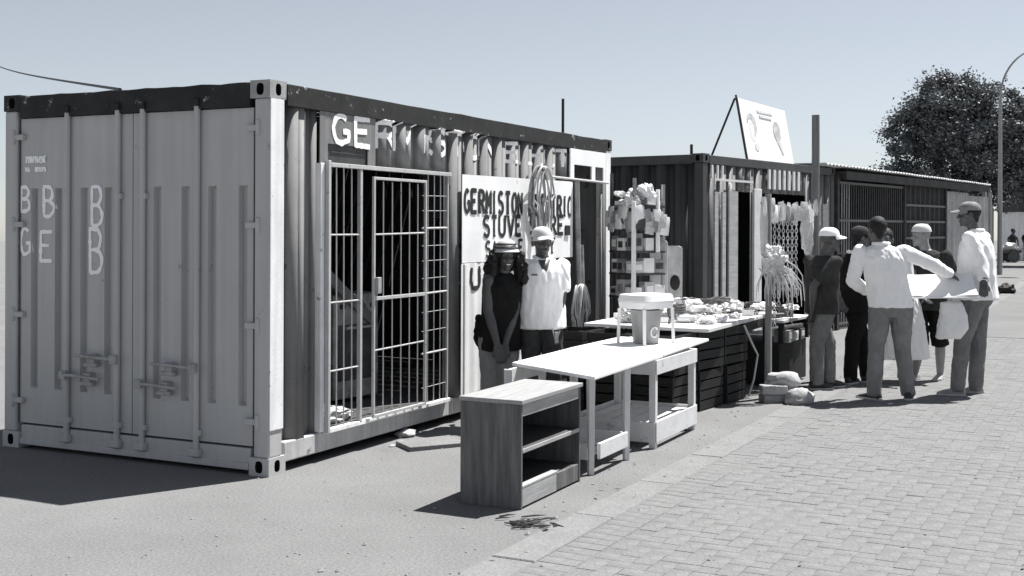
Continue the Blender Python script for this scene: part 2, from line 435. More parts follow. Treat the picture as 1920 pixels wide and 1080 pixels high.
def solid(o, t=.004):
    s = o.modifiers.new('solidify', 'SOLIDIFY'); s.thickness = t; s.offset = -1 if t > 0 else 1; return o
def holed_face(mb, M, w, h, hx, hz, d=.05, n=16):
    """rectangular face with an oval well sunk into it; local face in xz, outward -y"""
    outer = []
    for j in range(n):
        a = 2*PI*j/n + PI/n*0; ca, sa = math.cos(a), math.sin(a); k = 1/max(abs(ca), abs(sa)); outer.append((ca*k*w/2, sa*k*h/2))
    inner = [(hx*math.copysign(abs(math.cos(2*PI*j/n))**.7, math.cos(2*PI*j/n)), hz*math.copysign(abs(math.sin(2*PI*j/n))**.7, math.sin(2*PI*j/n))) for j in range(n)]
    vs = [M @ Vector((p[0], 0, p[1])) for p in outer] + [M @ Vector((p[0], 0, p[1])) for p in inner] + [M @ Vector((p[0], d, p[1])) for p in inner]
    mb.mi = 0; mb.add(vs[:2*n], [(j, (j+1) % n, n+(j+1) % n, n+j) for j in range(n)])
    mb.mi = 1; mb.add(vs[n:], [(j, (j+1) % n, n+(j+1) % n, n+j) for j in range(n)] + [tuple(n+j for j in range(n))]); mb.mi = 0
def casting(parent, x, y, z, m_, sx, sy):
    """corner casting block with oval lock holes on its end face and its long face"""
    L, W, H = .178, .162, .118; mb = MB()
    x0, x1 = (x, x+L) if sx > 0 else (x-L, x); y0, y1 = (y, y+W) if sy > 0 else (y-W, y)
    V = [(x0,y0,z),(x1,y0,z),(x1,y1,z),(x0,y1,z),(x0,y0,z+H),(x1,y0,z+H),(x1,y1,z+H),(x0,y1,z+H)]
    mb.add(V, [(0,1,2,3),(4,5,6,7)])
    for c, rot, w in (((x0+x1)/2, y0, 0), 0, L), (((x0+x1)/2, y1, 0), PI, L), ((x0, (y0+y1)/2, 0), -PI/2, W), ((x1, (y0+y1)/2, 0), PI/2, W):
        M = Matrix.Translation((c[0], c[1], z+H/2)) @ Matrix.Rotation(rot, 4, 'Z')
        holed_face(mb, M, w, H, .030, .040)
    o = mb.build('corner_casting', [m_, 'hole'], parent, smooth=False); return o

def shipping_container():
    c = thing('shipping_container', 'pale grey shipping container shop with bolted end doors and painted letters', 'container')
    E = .004
    # frame: posts, rails
    for nm, (x, y, sx, sy), mm in (('corner_post', (0, 0, 1, 1), 'door_paint'), ('corner_post', (0, CW, 1, -1), 'door_paint'), ('corner_post', (CL, 0, -1, 1), 'white_post'), ('corner_post', (CL, CW, -1, -1), 'side_paint')):
        mb = MB(); a, b = .15, .13
        x0, x1 = sorted((x+sx*.006, x+sx*a)); y0, y1 = sorted((y+sy*.006, y+sy*b))
        mb.box(x0, x1, y0, y1, .118, CH-.118); mb.build(nm, mm, c, bevel=.012)
        if x == 0 and y == 0: mb = MB(); mb.box(.010, .150, -.001, .0055, .30, CH-.12); mb.build('white_corner_strip', 'white_post', c)
        casting(c, x, y, 0, 'door_paint' if x == 0 else 'side_paint', sx, sy)
        casting(c, x, y, CH-.118, 'dark_rail' if (x or y) else 'steel', sx, sy)
    # wavy top rails (dented), butted between castings
    def rail(p0, p1, w, h, seed, mm, name, depth_dir):
        mb = MB(); n = 26; p0 = Vector(p0); p1 = Vector(p1); dd = Vector(depth_dir); vs = []
        for i in range(n+1):
            q = p0 + (p1-p0)*i/n; j = noise.noise(Vector((i*.35, seed, 0)))*.008*min(1, i*.3, (n-i)*.3); up = noise.noise(Vector((i*.5, seed, 5)))*.009*min(1, i*.3, (n-i)*.3)
            for a, b in ((0, 0), (1, 0), (1, 1), (0, 1)):
                vs.append(q + dd*(w*a + j*(1-a)) + Vector((0, 0, h*b + up*b + (up*.6 if not b else 0))))
        fs = [(i*4+j, i*4+(j+1) % 4, (i+1)*4+(j+1) % 4, (i+1)*4+j) for i in range(n) for j in range(4)] + [(0,1,2,3), (n*4+3, n*4+2, n*4+1, n*4)]
        mb.add(vs, fs); return mb.build(name, mm, c, bevel=.004)
    rail((.18, -.006, 2.435), (CL-.18, -.006, 2.435), .09, .145, 1, 'dark_rail', 'top_rail', (0, 1, 0))
    rail((.18, CW+.004, 2.45), (CL-.18, CW+.004, 2.45), .08, .13, 2, 'dark_rail', 'top_rail', (0, -1, 0))
    rail((-.004, .165, 2.42), (-.004, CW-.165, 2.42), .10, .16, 3, 'dark_rail', 'door_header', (1, 0, 0))
    rail((CL, .165, 2.45), (CL, CW-.165, 2.45), .08, .12, 4, 'dark_rail', 'end_header', (-1, 0, 0))
    mb = MB(); mb.box(.02, .14, .165, CW-.165, .03, .17); mb.build('door_sill', 'door_paint', c, bevel=.008)
    mb = MB(); mb.box(.0, .10, .17, CW-.17, .03, .075); mb.build('sill_lip', 'door_paint', c, bevel=.006)
    mb = MB(); mb.box(.18, CL-.18, .012, .09, .065, .20); mb.build('bottom_rail', 'rail_paint', c, bevel=.01)
    mb = MB(); mb.box(.18, CL-.18, CW-.09, CW-.006, .06, .2); mb.build('bottom_rail', 'side_paint', c, bevel=.01)
    mb = MB(); mb.box(CL-.1, CL-.02, .165, CW-.165, .03, .17); mb.build('end_sill', 'side_paint', c)
    mb = MB()
    for k in range(20): mb.box(.3+k*.29, .34+k*.29, .1, CW-.1, .05, .165)
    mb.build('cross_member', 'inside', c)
    for k in range(10):
        fl = MB(); y0 = .092 + k*.2255; fl.box(.15, CL-.12, y0, y0+.2215, .172, .2+random.uniform(0,.003)); fl.build('floor_board', 'inside_floor', c)
    rf = MB(); n = 42
    for i in range(n):
        x0 = .10+i*(CL-.2)/n; x1 = x0+(CL-.2)/n; z = 2.545+(.018 if i % 2 else 0)
        rf.box(x0+.001, x1, .08, CW-.08, z, z+.012)
    rf.build('roof', 'dark_rail', c)
    # walls
    OPEN = [(.62, 2.37, .205, 2.075), (4.60, 5.84, .205, 2.12), (.57, 1.262, 2.0, 2.44), (4.93, 5.86, 2.0, 2.44)]
    w = solid(corrugated(MB(), .145, CL-.145, .195, 2.44, OPEN, y0=.014).build('side_wall', 'side_paint', c, ang=25), .004)
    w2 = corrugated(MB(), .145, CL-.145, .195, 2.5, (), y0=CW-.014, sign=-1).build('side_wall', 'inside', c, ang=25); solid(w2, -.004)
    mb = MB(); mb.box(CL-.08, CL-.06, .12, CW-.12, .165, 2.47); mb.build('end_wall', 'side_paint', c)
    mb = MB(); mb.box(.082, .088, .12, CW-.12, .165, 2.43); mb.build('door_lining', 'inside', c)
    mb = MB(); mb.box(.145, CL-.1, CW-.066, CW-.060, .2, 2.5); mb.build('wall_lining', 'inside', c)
    # flat patch with a cut vent above the gate
    mb = MB(); X0, X1, Z0, Z1 = .563, 1.268, 2.075, 2.437
    for a in ((X0, .655, Z0, Z1), (1.165, X1, Z0, Z1), (.655, 1.165, 2.215, Z1), (.655, 1.165, Z0, 2.082)): mb.box(a[0], a[1], .004, .012, a[2], a[3])
    mb.build('patch_plate', 'side_paint', c)
    mb = MB(); mb.box(.658, 1.162, .016, .022, 2.08, 2.22); mb.box(.70, 1.13, .010, .0155, 2.155, 2.165); mb.build('vent_shutter', 'c2_paint', c)
    # white board with two slots at the far end
    mb = MB()
    for a in ((4.90, 5.87, 2.275, 2.438), (4.90, 5.0, 2.13, 2.275), (5.47, 5.57, 2.13, 2.275), (5.80, 5.87, 2.13, 2.275)): mb.box(a[0], a[1], -.006, .010, a[2], a[3])
    mb.build('fascia_board', 'sign', c, bevel=.002)
    mb = MB(); mb.tube([(4.4, -.02, 2.125), (5.9, -.02, 2.115)], .013, 8); mb.build('hanging_rail', 'gate', c)
    for x in (.60, 2.40): pass
    # gate left jamb and frame strips
    mb = MB(); mb.box(.565, .612, -.004, .05, .205, 2.075); mb.build('door_jamb', 'white_post', c, bevel=.004)
    # doors
    XD = .030
    for (ya, yb, ysign) in ((.135, 1.198, 1), (1.206, 2.303, -1)):
        mb = MB(); th = .045
        # panel profile across y with four sunk grooves, full-height frame
        gr = ([.24, .50, .73, .98] if ysign == 1 else [1.43, 1.66, 1.91, 2.15])
        ys = [ya]
        for g_ in gr: ys += [g_-.036, g_-.027, g_+.027, g_+.036]
        ys.append(yb)
        zb, z1, z2, zt = .185, .445, 1.905, 2.415
        zs = [zb, z1, z1+.014, z2-.014, z2, zt]
        def dx(i, j):
            if i in (0, len(ys)-1) or j in (0, 1, 4, 5): return XD
            k = (i-1) % 4
            return XD + (.045 if k in (1, 2) else 0)
        vs = [(dx(i, j), y, z) for i, y in enumerate(ys) for j, z in enumerate(zs)]
        nz = len(zs)
        mb.add(vs, [(i*nz+j, (i+1)*nz+j, (i+1)*nz+j+1, i*nz+j+1) for i in range(len(ys)-1) for j in range(nz-1)])
        # edges
        mb.box(XD+.0005, XD+.03, ya, ya+.012, zb, zt); mb.box(XD+.0005, XD+.03, yb-.012, yb, zb, zt); mb.box(XD+.0005, XD+.03, ya+.012, yb-.012, zb, zb+.012); mb.box(XD+.0005, XD+.03, ya+.012, yb-.012, zt-.012, zt)
        d = mb.build('end_door', 'door_paint', c, ang=25)
        d['label'] = 'grey end door carrying hand painted white letters' if ysign == -1 else 'plain grey end door nearest the corner post'
        # rubber gasket
        mb = MB(); mb.box(.020, .026, ya+.004 if ysign == 1 else yb-.012, ya+.012 if ysign == 1 else yb-.004, zb, zt); mb.build('gasket', 'goods_dark', d)
        # lock rods
        for yr in ((.61, 1.09) if ysign == 1 else (1.32, 1.80)):
            mb = MB(); mb.tube([(.004, yr, .09), (.004, yr, 2.46)], .021, 12); r = mb.build('locking_rod', 'door_paint', d)
            for z in (.24, 1.84) if yr in (1.09, 1.32) else (.24,):
                mb = MB(); mb.box(-.008, XD, yr-.035, yr+.035, z-.02, z+.02); mb.build('rod_bracket', 'door_paint', d, bevel=.006)
            for bb_ in ((-.028, .018, yr-.04, yr+.04, .085, .135), (-.024, -.002, yr-.03, yr+.03, 2.44, 2.49)): mb = MB(); mb.box(*bb_); mb.build('cam_lock', 'door_paint' if bb_[4] < 1 else 'dark_rail', d, bevel=.006)
        # handles: an upper and a lower lever
        for yr, z, dz, L in (((1.09, .545, -.01, .36), (.61, .68, .015, .36)) if ysign == 1 else ((1.80, .565, -.01, .36), (1.32, .70, .015, .36))):
            sg = -1 if yr in (1.09, 1.80) else 1
            mb = MB(); mb.tube([(-.03, yr, z), (-.045, yr+sg*.1, z+.004), (-.045, yr+sg*L, z+dz)], [.014, .012, .011], 8)
            mb.cbox((-.03, yr, z), (.03, .06, .06)); mb.build('handle', 'steel', d, bevel=.003)
            mb = MB(); mb.cbox((.005, yr+sg*.22, z-.02), (.07, .07, .09)); mb.cbox((-.02, yr+sg*.22, z-.05), (.03, .12, .03)); mb.build('latch', 'steel', d, bevel=.006)
        # hinges
        yh = .10 if ysign == 1 else CW-.10
        for z in (.35, .98, 1.64, 2.28):
            mb = MB(); mb.tube([(.004, yh, z-.05), (.004, yh, z+.05)], .018, 8); mb.box(-.004, XD-.001, *( (yh, yh+.10) if ysign == 1 else (yh-.10, yh)), z-.02, z+.02)
            mb.build('hinge', 'door_paint', d, bevel=.005)
        if ysign == -1:
            def sfd(y, z): return (XD-.0035, y, z)
            def sfd(y, z):
                # follow the sunk grooves
                dxx = 0
                for g_ in gr:
                    a = abs(y-g_)
                    if a < .036 and .445 < z < 1.905: dxx = max(dxx, .045 if a < .027 else .045*(.036-a)/.009)
                return (XD-.003+dxx, y, z)
            for ch, y, z, w_, h_ in (('B', 2.285, 1.735, .085, .18), ('B', 2.055, 1.70, .10, .215), ('B', 1.585, 1.635, .10, .275), ('B', 1.60, 1.30, .115, .31), ('G', 2.29, 1.42, .095, .19), ('E', 2.085, 1.375, .11, .215)):
                letter(ch, y, z, w_, h_, .027, sfd, mirror=-1, jit=.003, rough=.5, nrm=(-1, 0, 0)).build('painted_letter', 'letter', d, smooth=False)
            random.seed(3)
            for r_ in range(2):
                mb = MB()
                for q in range(9):
                    if r_ == 1 and q in (2, 3): continue
                    y0 = 2.235-q*.0235; hh = .05 if r_ == 0 else .035; z0 = 2.09 if r_ == 0 else 2.025
                    ribbon(mb, [(y0, z0), (y0+random.uniform(-.006,.006), z0+hh)], .017, sfd, rough=.8, nrm=(-1, 0, 0))
                    if random.random() < .7: ribbon(mb, [(y0-.006, z0+hh*random.choice((0, .5, 1))), (y0-.02, z0+hh*random.choice((0, .5, 1)))], .009, sfd, nrm=(-1, 0, 0))
                stuff(mb.build('stencil_mark', 'letter', d, smooth=False))
    # letters on the long wall
    def sfs(x, z):
        if .563 < x < 1.268: return (x, .001, z)
        if z > 2.43: return (x, -.018, z)
        return (x, .014-.004+prof(x), z)
    xs = [.72, 1.0, 1.36, 1.63, 1.93, 2.16, 2.44, 2.76, 3.05, 3.55, 3.85, 4.1, 4.4, 4.68]
    for ch, x in zip('GERMISTON', xs):
        letter(ch, x, 2.225, .19 if ch != 'I' else .12, .195, .042, sfs, rough=.25, jit=.004).build('painted_letter', 'letter', c, smooth=False)
    for ch, x in zip('ELECT', xs[9:]):
        letter(ch, x, 2.235, .16, .17, .034, sfs, rough=.25, jit=.004).build('painted_letter', 'letter', c, smooth=False)
    # security gate
    def frame(mb, x0, x1, z0, z1, w, y):
        mb.box(x0, x0+w, y-w/2, y+w/2, z0, z1); mb.box(x1-w, x1, y-w/2, y+w/2, z0, z1); mb.box(x0+w, x1-w, y-w/2, y+w/2, z1-w, z1); mb.box(x0+w, x1-w, y-w/2, y+w/2, z0, z0+w)
    mb = MB(); mb.box(.615, .645, -.035, .0, .195, 2.095); mb.box(.645, 2.37, -.035, -.005, 2.05, 2.08); mb.box(1.02, 1.05, -.03, 0, .21, 2.05); gf = mb.build('gate_frame', 'gate', c, bevel=.003)
    def bar(p, x0, z0, x1, z1, y, r): mb = MB(); mb.tube([(x0, y, z0), (x1, y, z1)], r, 8); mb.build('bar', 'gate', p)
    for x in (.73, .82, .92): bar(gf, x+.01, .215, x, 2.05, -.018, .005)
    for z in (.62, 1.10, 1.575): bar(gf, .645, z, 1.02, z, -.018, .0065)
    mb = MB(); frame(mb, 1.155, 1.925, .225, 2.0, .021, -.05); gt = mb.build('security_gate', 'gate', c, bevel=.003)
    for k in range(5): bar(gt, 1.30+k*.125, .255, 1.295+k*.125, 1.97, -.05, .005)
    for z, r in ((.72, .0065), (1.575, .007)): bar(gt, 1.185, z, 1.895, z+.01, -.05, r)
    mb = MB(); mb.box(1.178, 1.902, -.060, -.040, 1.09, 1.115); mb.build('lock_rail', 'gate', gt, bevel=.002)
    mb = MB(); mb.cbox((1.19, -.075, 1.2), (.05, .03, .12)); mb.build('lock_box', 'steel', gt, bevel=.004)
    mb = MB(); mb.box(2.33, 2.345, -.02, -.005, .22, 2.05); ms = mb.build('mesh_panel', 'gate', c)
    for x in (2.02, 2.12, 2.22): bar(ms, x, .22, x, 2.05, -.012, .0045)
    for k, z in enumerate((.35, .62, .80, .95, 1.1, 1.22, 1.36, 1.48, 1.62, 1.76, 1.88)): bar(ms, 1.93, z, 2.33, z+.005, -.012, .0085 if z in (.62, 1.1, 1.62) else .0025)
    mb = MB(); mb.box(.62, 2.37, -.03, .012, .19, .222, Matrix.Rotation(0, 4, 'X')); mb.build('threshold', 'white_post', c, bevel=.004)
    return c
container = shipping_container()

# things inside the shop, seen between the bars
def cooker(name, label, x, y, rz, h=.9, m_='plastic_mid'):
    t = thing(name, label, 'cooker', (x, y, .2025), rz)
    mb = MB(); mb.box(-.27, .27, -.28, .28, .03, h); b = mb.build('casing', m_, t, bevel=.012)
    mb = MB(); mb.box(-.22, .22, -.296, -.281, .18, h-.25); mb.build('oven_door', 'goods_dark', t, bevel=.008)
    mb = MB(); mb.tube([(-.18, -.33, h-.27), (.18, -.33, h-.27)], .012); mb.build('door_handle', 'steel', t)
    for k in range(4):
        mb = MB(); mb.tube([(-.18+k*.12, -.28, h-.1), (-.18+k*.12, -.31, h-.1)], .022, 10); mb.build('knob', 'goods_dark', t)
        mb = MB(); a, b_ = (-.13, .13)[k % 2], (-.13, .13)[k//2]; mb.tube([(a, b_, h+.001), (a, b_, h+.015)], .08, 14); mb.build('hot_plate', 'goods_dark', t)
    return t
cooker('cooker', 'old cooker standing inside behind the barred gate', 1.25, 1.1, .1, .82, 'goods_dark')
cooker('cooker', 'second old cooker deep inside the shop by the gate opening', 2.0, .9, -.15, .88, 'goods_grey')
mb = MB(); mb.cbox((0, 0, 0), (1.0, .03, .09), (0, R_(32), 0)); tag(mb.build('plank', 'plank_a', loc=(1.72, .60, 1.12), bevel=.003), 'slanting plank leaning inside behind the gate bars', 'plank')
mb = MB()
for k in range(3): mb.box(.70, .98, .7, 1.2, .2025+k*.42, .60+k*.42)
tag(mb.build('carton_stack', 'goods_dark', bevel=.01), 'dark stack of cartons inside left of the gate', 'cartons')
mb = crumple((0,0,0), (.24, .14, .07), 4, flat=True); tag(mb.build('rag_heap', 'plastic_mid', loc=(1.0, .26, .243)), 'pale crumpled rags on the floor just behind the gate', 'rags')
mb = MB(); mb.box(4.75, 5.0, .9, 1.5, .2025, 1.7); mb.box(4.74, 5.01, .89, 1.51, 1.705, 1.73); tag(mb.build('cabinet', 'goods_dark', bevel=.01), 'dark cabinet inside the right hand opening', 'cabinet')

# sign boards hung on the wall
sb = thing('sign_board', 'white board hand lettered in black hanging on the container wall', 'sign', (2.56, -.03, 1.33))
mb = MB(); nx = 24; vs = []
for i in range(nx+1):
    x = 2.36*i/nx; y = .006*math.sin(i*1.1)
    vs += [(x, y, 0), (x, y, .745+.02*i/nx), (x, y+.006, 0), (x, y+.006, .745+.02*i/nx)]
fs = []
for i in range(nx):
    a, b = i*4, i*4+4; fs += [(a, b, b+1, a+1), (a+2, a+3, b+3, b+2), (a+1, b+1, b+3, a+3), (a, a+2, b+2, b)]
mb.add(vs, fs); mb.build('board', 'sign', sb)
def sbs(x, z): i = x/2.36*nx; return (x, .006*math.sin(i*1.1)-.004, z)
def write(text, x0, x1, z0, h, width, parent, surf, rise=0, only=None):
    n = len(text); cw = (x1-x0)/n
    for i, ch in enumerate(text):
        if ch == ' ': continue
        w = cw*.66 if ch != 'I' else cw*.5
        letter(ch, x0+i*cw+cw*.12, z0+rise*i/n, w, h, width, surf, serif=.024, rough=.15, jit=.002).build('lettering', 'black_paint', parent, smooth=False)
write('GERMISTON ELECTRIC', .03, 2.33, .43, .185, .040, sb, sbs, rise=-.015)
write('STUVE STORE', .36, 2.12, .222, .172, .038, sb, sbs, rise=.015)
write('SA', .40, .68, .04, .135, .028, sb, sbs); write('E', 1.07, 1.2, .05, .13, .028, sb, sbs); write('Y', 1.78, 1.92, .05, .14, .028, sb, sbs)
mb = MB(); mb.cbox((2.19, -.012, .27), (.11, .012, .10)); mb.build('black_plate', 'black_paint', sb)
s2 = thing('lower_sign_sheet', 'white ribbed sheet below the lettered board with one black letter', 'sign', (2.555, -.03, .20))
mb = MB(); nx2 = 66; vs = []
for i in range(nx2+1):
    x = 1.95*i/nx2; y = .004*math.cos(x*2*PI/.15)
    vs += [(x, y, .02*math.sin(i*.11)), (x, y, 1.125), (x, y+.004, .02*math.sin(i*.11)), (x, y+.004, 1.125)]
fs = []
for i in range(nx2):
    a, b = i*4, i*4+4; fs += [(a, b, b+1, a+1), (a+2, a+3, b+3, b+2), (a+1, b+1, b+3, a+3), (a, a+2, b+2, b)]
mb.add(vs, fs); mb.build('sheet', 'sign_sheet', s2)
def s2s(x, z): return (x, .004*math.cos(x*2*PI/.15)-.004, z)
letter('U', .17, .90, .15, .19, .036, s2s, rough=.3, jit=.01).build('lettering', 'black_paint', s2, smooth=False)
mb = MB(); mb.box(.0, .03, -.03, -.012, -.0, 1.12); mb.build('batten', 'white_post', s2, bevel=.003)

# cable coils
def coil(name, label, x, z, y, rx, rz_, n, spread, mm, group=None, tail=0):
    t = thing(name, label, 'cable', (x, y, z))
    for k in range(n):
        mb = MB(); pts = []
        ox = random.uniform(-spread, spread); ax = rx*random.uniform(.72, 1.1); az = rz_*random.uniform(.85, 1.08)
        for i in range(37):
            a = 2*PI*i/36; w = 1 if math.sin(a) > 0 else .62
            pts.append((ox*(1 if math.sin(a) > 0 else .4) + ax*w*math.cos(a), -.02-.012*k + .015*math.sin(a*2+k), -az + az*math.sin(a) + .006*math.sin(3*a+k)))
        mb.tube(pts, .0095, 6, caps=False); mb.build('loop', mm[k % len(mm)], t)
    return t
random.seed(11)
coil('cable_coil', 'grey cable coil hanging over the lettered board', 3.95, 2.20, -.07, .19, .36, 8, .10, ['cable', 'cable_dark', 'cable', 'plastic_mid'])
coil('cable_coil', 'pale cable coil hanging low right of the man in the white shirt', 4.82, 1.05, -.10, .14, .32, 7, .04, ['plastic_mid', 'cable', 'plastic_mid'])
mb = MB(); mb.tube([(4.96, -.05, 2.1), (4.97, -.06, 1.6), (5.0, -.06, 1.0)], .028, 10); mb.tube([(5.06, -.05, 1.45), (5.07, -.06, 1.05)], .035, 10)
tag(mb.build('hanging_pipe', 'goods_grey'), 'grey pipes hanging beside the right edge of the sign', 'pipe')

# roof bits
mb = MB(); mb.tube([(5.40, .3, 2.57), (5.40, .3, 3.0)], .016, 8); mb.cbox((5.40, .3, 2.60), (.08, .08, .02)); tag(mb.build('antenna_pole', 'wire'), 'thin dark upright pole on the near container roof', 'pole')
w0, w1 = Vector((1.19, 2.58, 2.79)), at(30, -12.9, 5.72)
mb = MB(); pa = w1 + (w1-w0)*.6; pb = w0 + (w0-w1).normalized()*.7
mb.tube([pa.lerp(pb, i/40) + Vector((0, 0, -.5*math.sin(PI*i/40)*.25)) for i in range(41)], .013, 6)
tag(mb.build('overhead_wire', 'wire'), 'dark overhead wire running down to the near container roof', 'wire')

# debris in front of the gate
mb = MB(); mb.add([(-.24,-.13,0),(.22,-.17,0),(.26,.12,0),(-.2,.15,0),(-.24,-.13,.035),(.22,-.17,.03),(.26,.12,.04),(-.2,.15,.035)], [(0,3,2,1),(4,5,6,7),(0,1,5,4),(1,2,6,5),(2,3,7,6),(3,0,4,7)])
tag(mb.build('concrete_slab', 'kerb', bevel=.005, loc=(1.45, -.36, .0), rz=-.5), 'flat broken slab lying on the ground before the gate', 'slab')
for (x, y, r, lb) in ((1.72, .0, .07, 'larger grey stone near the container by the broken slab'), (1.45, -.12, .03, 'small stone between the slab and the container'), (1.3, -.13, .02, 'smallest pebble left of the broken slab')):
    tag(crumple((0, 0, r*.3), (r*1.4, r, r*.5), r*90, 2, flat=True).build('stone', 'stone', loc=(x, y, 0)), lb, 'stone')

# ================================================================== FURNITURE
bk = thing('bookcase', 'brown wooden bookcase with two open shelves standing in front', 'bookcase', (-.06, -1.85, 0))
W_, D_, H_ = .88, .40, .635; T = .022
def bpart(nm, b, mm, p=bk, bev=.003): mb = MB(); mb.box(*b); return mb.build(nm, mm, p, bevel=bev)
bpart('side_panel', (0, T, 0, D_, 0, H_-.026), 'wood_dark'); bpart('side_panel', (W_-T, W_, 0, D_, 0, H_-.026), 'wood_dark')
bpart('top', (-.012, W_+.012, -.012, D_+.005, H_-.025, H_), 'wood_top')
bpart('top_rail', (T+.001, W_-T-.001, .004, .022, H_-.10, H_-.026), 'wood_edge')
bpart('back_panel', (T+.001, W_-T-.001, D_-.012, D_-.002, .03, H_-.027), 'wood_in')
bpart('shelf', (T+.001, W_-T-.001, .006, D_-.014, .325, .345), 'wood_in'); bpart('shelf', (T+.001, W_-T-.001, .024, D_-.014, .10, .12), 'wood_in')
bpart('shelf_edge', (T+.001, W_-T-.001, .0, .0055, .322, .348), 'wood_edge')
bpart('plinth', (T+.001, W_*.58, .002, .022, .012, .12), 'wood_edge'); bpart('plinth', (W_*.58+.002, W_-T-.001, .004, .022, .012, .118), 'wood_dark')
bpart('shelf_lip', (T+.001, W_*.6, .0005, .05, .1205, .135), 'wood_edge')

def poly_top(name, poly, z, t, parent, mm): 
    mb = MB(); mb.prism(poly, z-t, z); return mb.build(name, mm, parent, bevel=.006)
# first white table, propped on a slatted stand
t1 = thing('white_table', 'long white topped table with plain legs next to the bookcase', 'table', (1.0, -1.85, 0), group='white tables')
poly_top('table_top', [(-.19, -.10), (1.30, -.05), (1.36, .76), (.28, .72)], .682, .026, t1, 'white_top')
for x, y in ((.04, .02), (.62, -.01), (.10, .66), (.66, .66)):
    mb = MB(); mb.loft([((x, y, 0), (1,0,0), (0,1,0), .027, .027), ((x, y, .4), (1,0,0), (0,1,0), .030, .030), ((x, y, .655), (1,0,0), (0,1,0), .034, .034)], 4); 
    o = mb.build('leg', 'white_wood', t1, bevel=.003)
def tp(b, nm='apron', p=t1, mm='white_wood'): mb = MB(); mb.box(*b); return mb.build(nm, mm, p, bevel=.003)
tp((.075, .59, -.035, -.012, .10, .205), 'lower_apron'); tp((.008, .03, .03, .64, .10, .18), 'lower_apron'); tp((.64, .66, .03, .64, .10, .19), 'lower_apron')
for k in range(5): tp((.035, .635, .05+k*.12, .14+k*.12, .105, .118), 'shelf_slat')
tp((.07, .6, .655, .675, .56, .655), 'apron')
# second table with deep aprons
t2 = thing('white_table', 'farther white table with deep top and bottom boards, bucket on it', 'table', (2.30, -1.90, 0), group='white tables')
poly_top('table_top', [(.005, .0), (1.36, .06), (1.44, .80), (.065, .81)], .684, .024, t2, 'white_top')
X = [-.17, .76]
for x in X:
    for y in (.02, .66):
        mb = MB(); mb.box(x-.025, x+.025, y-.025, y+.025, 0, .655); mb.build('leg', 'white_wood', t2, bevel=.003)
for y in (-.006, .686):
    tp((X[0]-.026, X[1]+.03, y-.010, y, .545, .655), 'apron', t2); tp((X[0]-.026, X[1]+.03, y-.010, y, .045, .20), 'lower_board', t2)
for x in (X[0]-.036, X[1]+.026):
    tp((x, x+.010, -.005, .675, .545, .654), 'apron', t2); tp((x, x+.010, -.005, .675, .045, .195), 'lower_board', t2)
for k in range(5): tp((X[0]-.02, X[1]+.02, .06+k*.12, .165+k*.12, .155, .17), 'shelf_slat', t2)
mb = MB(); mb.cbox((0, 0, .26), (.30, .02, .5), (0, 0, .1)); tag(mb.build('grey_board', 'goods_grey', loc=(1.72, -1.30, 0), bevel=.004), 'grey upright board under the white tables', 'board')

# white stool straddling a bucket on the second table
st = thing('white_stool', 'small white stool standing on the white table over a bucket', 'stool', (3.02, -1.50, .684), rz=-.35)
mb = MB(); mb.loft([((0,0,.345), (1,0,0), (0,1,0), .205, .155), ((0,0,.352), (1,0,0), (0,1,0), .215, .165), ((0,0,.40), (1,0,0), (0,1,0), .20, .155), ((0,0,.405), (1,0,0), (0,1,0), .19, .145)], 28, p=5); mb.build('seat', 'plastic_white', st)
mb = MB(); mb.loft([((0,0,.29), (1,0,0), (0,1,0), .20, .15), ((0,0,.344), (1,0,0), (0,1,0), .207, .157)], 28, p=6); mb.build('skirt', 'plastic_white', st)
for sx in (-1, 1):
    for sy in (-1, 1):
        mb = MB(); mb.loft([((sx*.185, sy*.14, 0), (1,0,0), (0,1,0), .017, .017), ((sx*.178, sy*.132, .289), (1,0,0), (0,1,0), .022, .018)], 4, p=2); mb.build('leg', 'plastic_white', st)
bu = thing('bucket', 'grey plastic bucket with white ring mark under the white stool', 'bucket', (3.02, -1.50, .684))
mb = MB(); mb.loft([((0,0,.003), (1,0,0), (0,1,0), .105, .105), ((0,0,.25), (1,0,0), (0,1,0), .125, .125), ((0,0,.252), (1,0,0), (0,1,0), .132, .132), ((0,0,.275), (1,0,0), (0,1,0), .132, .132), ((0,0,.276), (1,0,0), (0,1,0), .122, .122), ((0,0,.02), (1,0,0), (0,1,0), .10, .10)], 28); mb.build('body', 'plastic_grey', bu)
mb = MB(); pts = []
for i in range(15):
    a = R_(30+300*i/14); th = R_(-125) + .30*math.cos(a)*.9; zz = .10+.04*math.sin(a); r_ = .107+.02*zz/.25+.004; pts.append((r_*math.cos(th), r_*math.sin(th), zz))
mb.tube(pts, .007, 6); mb.build('ring_mark', 'plastic_white', bu)
mb = MB(); mb.tube([(-.13, 0, .262)]+[(-.145*math.cos(R_(a)), -.06*math.sin(R_(a)), .262-.11*math.sin(R_(a))) for a in range(15, 170, 15)]+[(.13, 0, .262)], .004, 6); mb.build('handle', 'steel', bu)

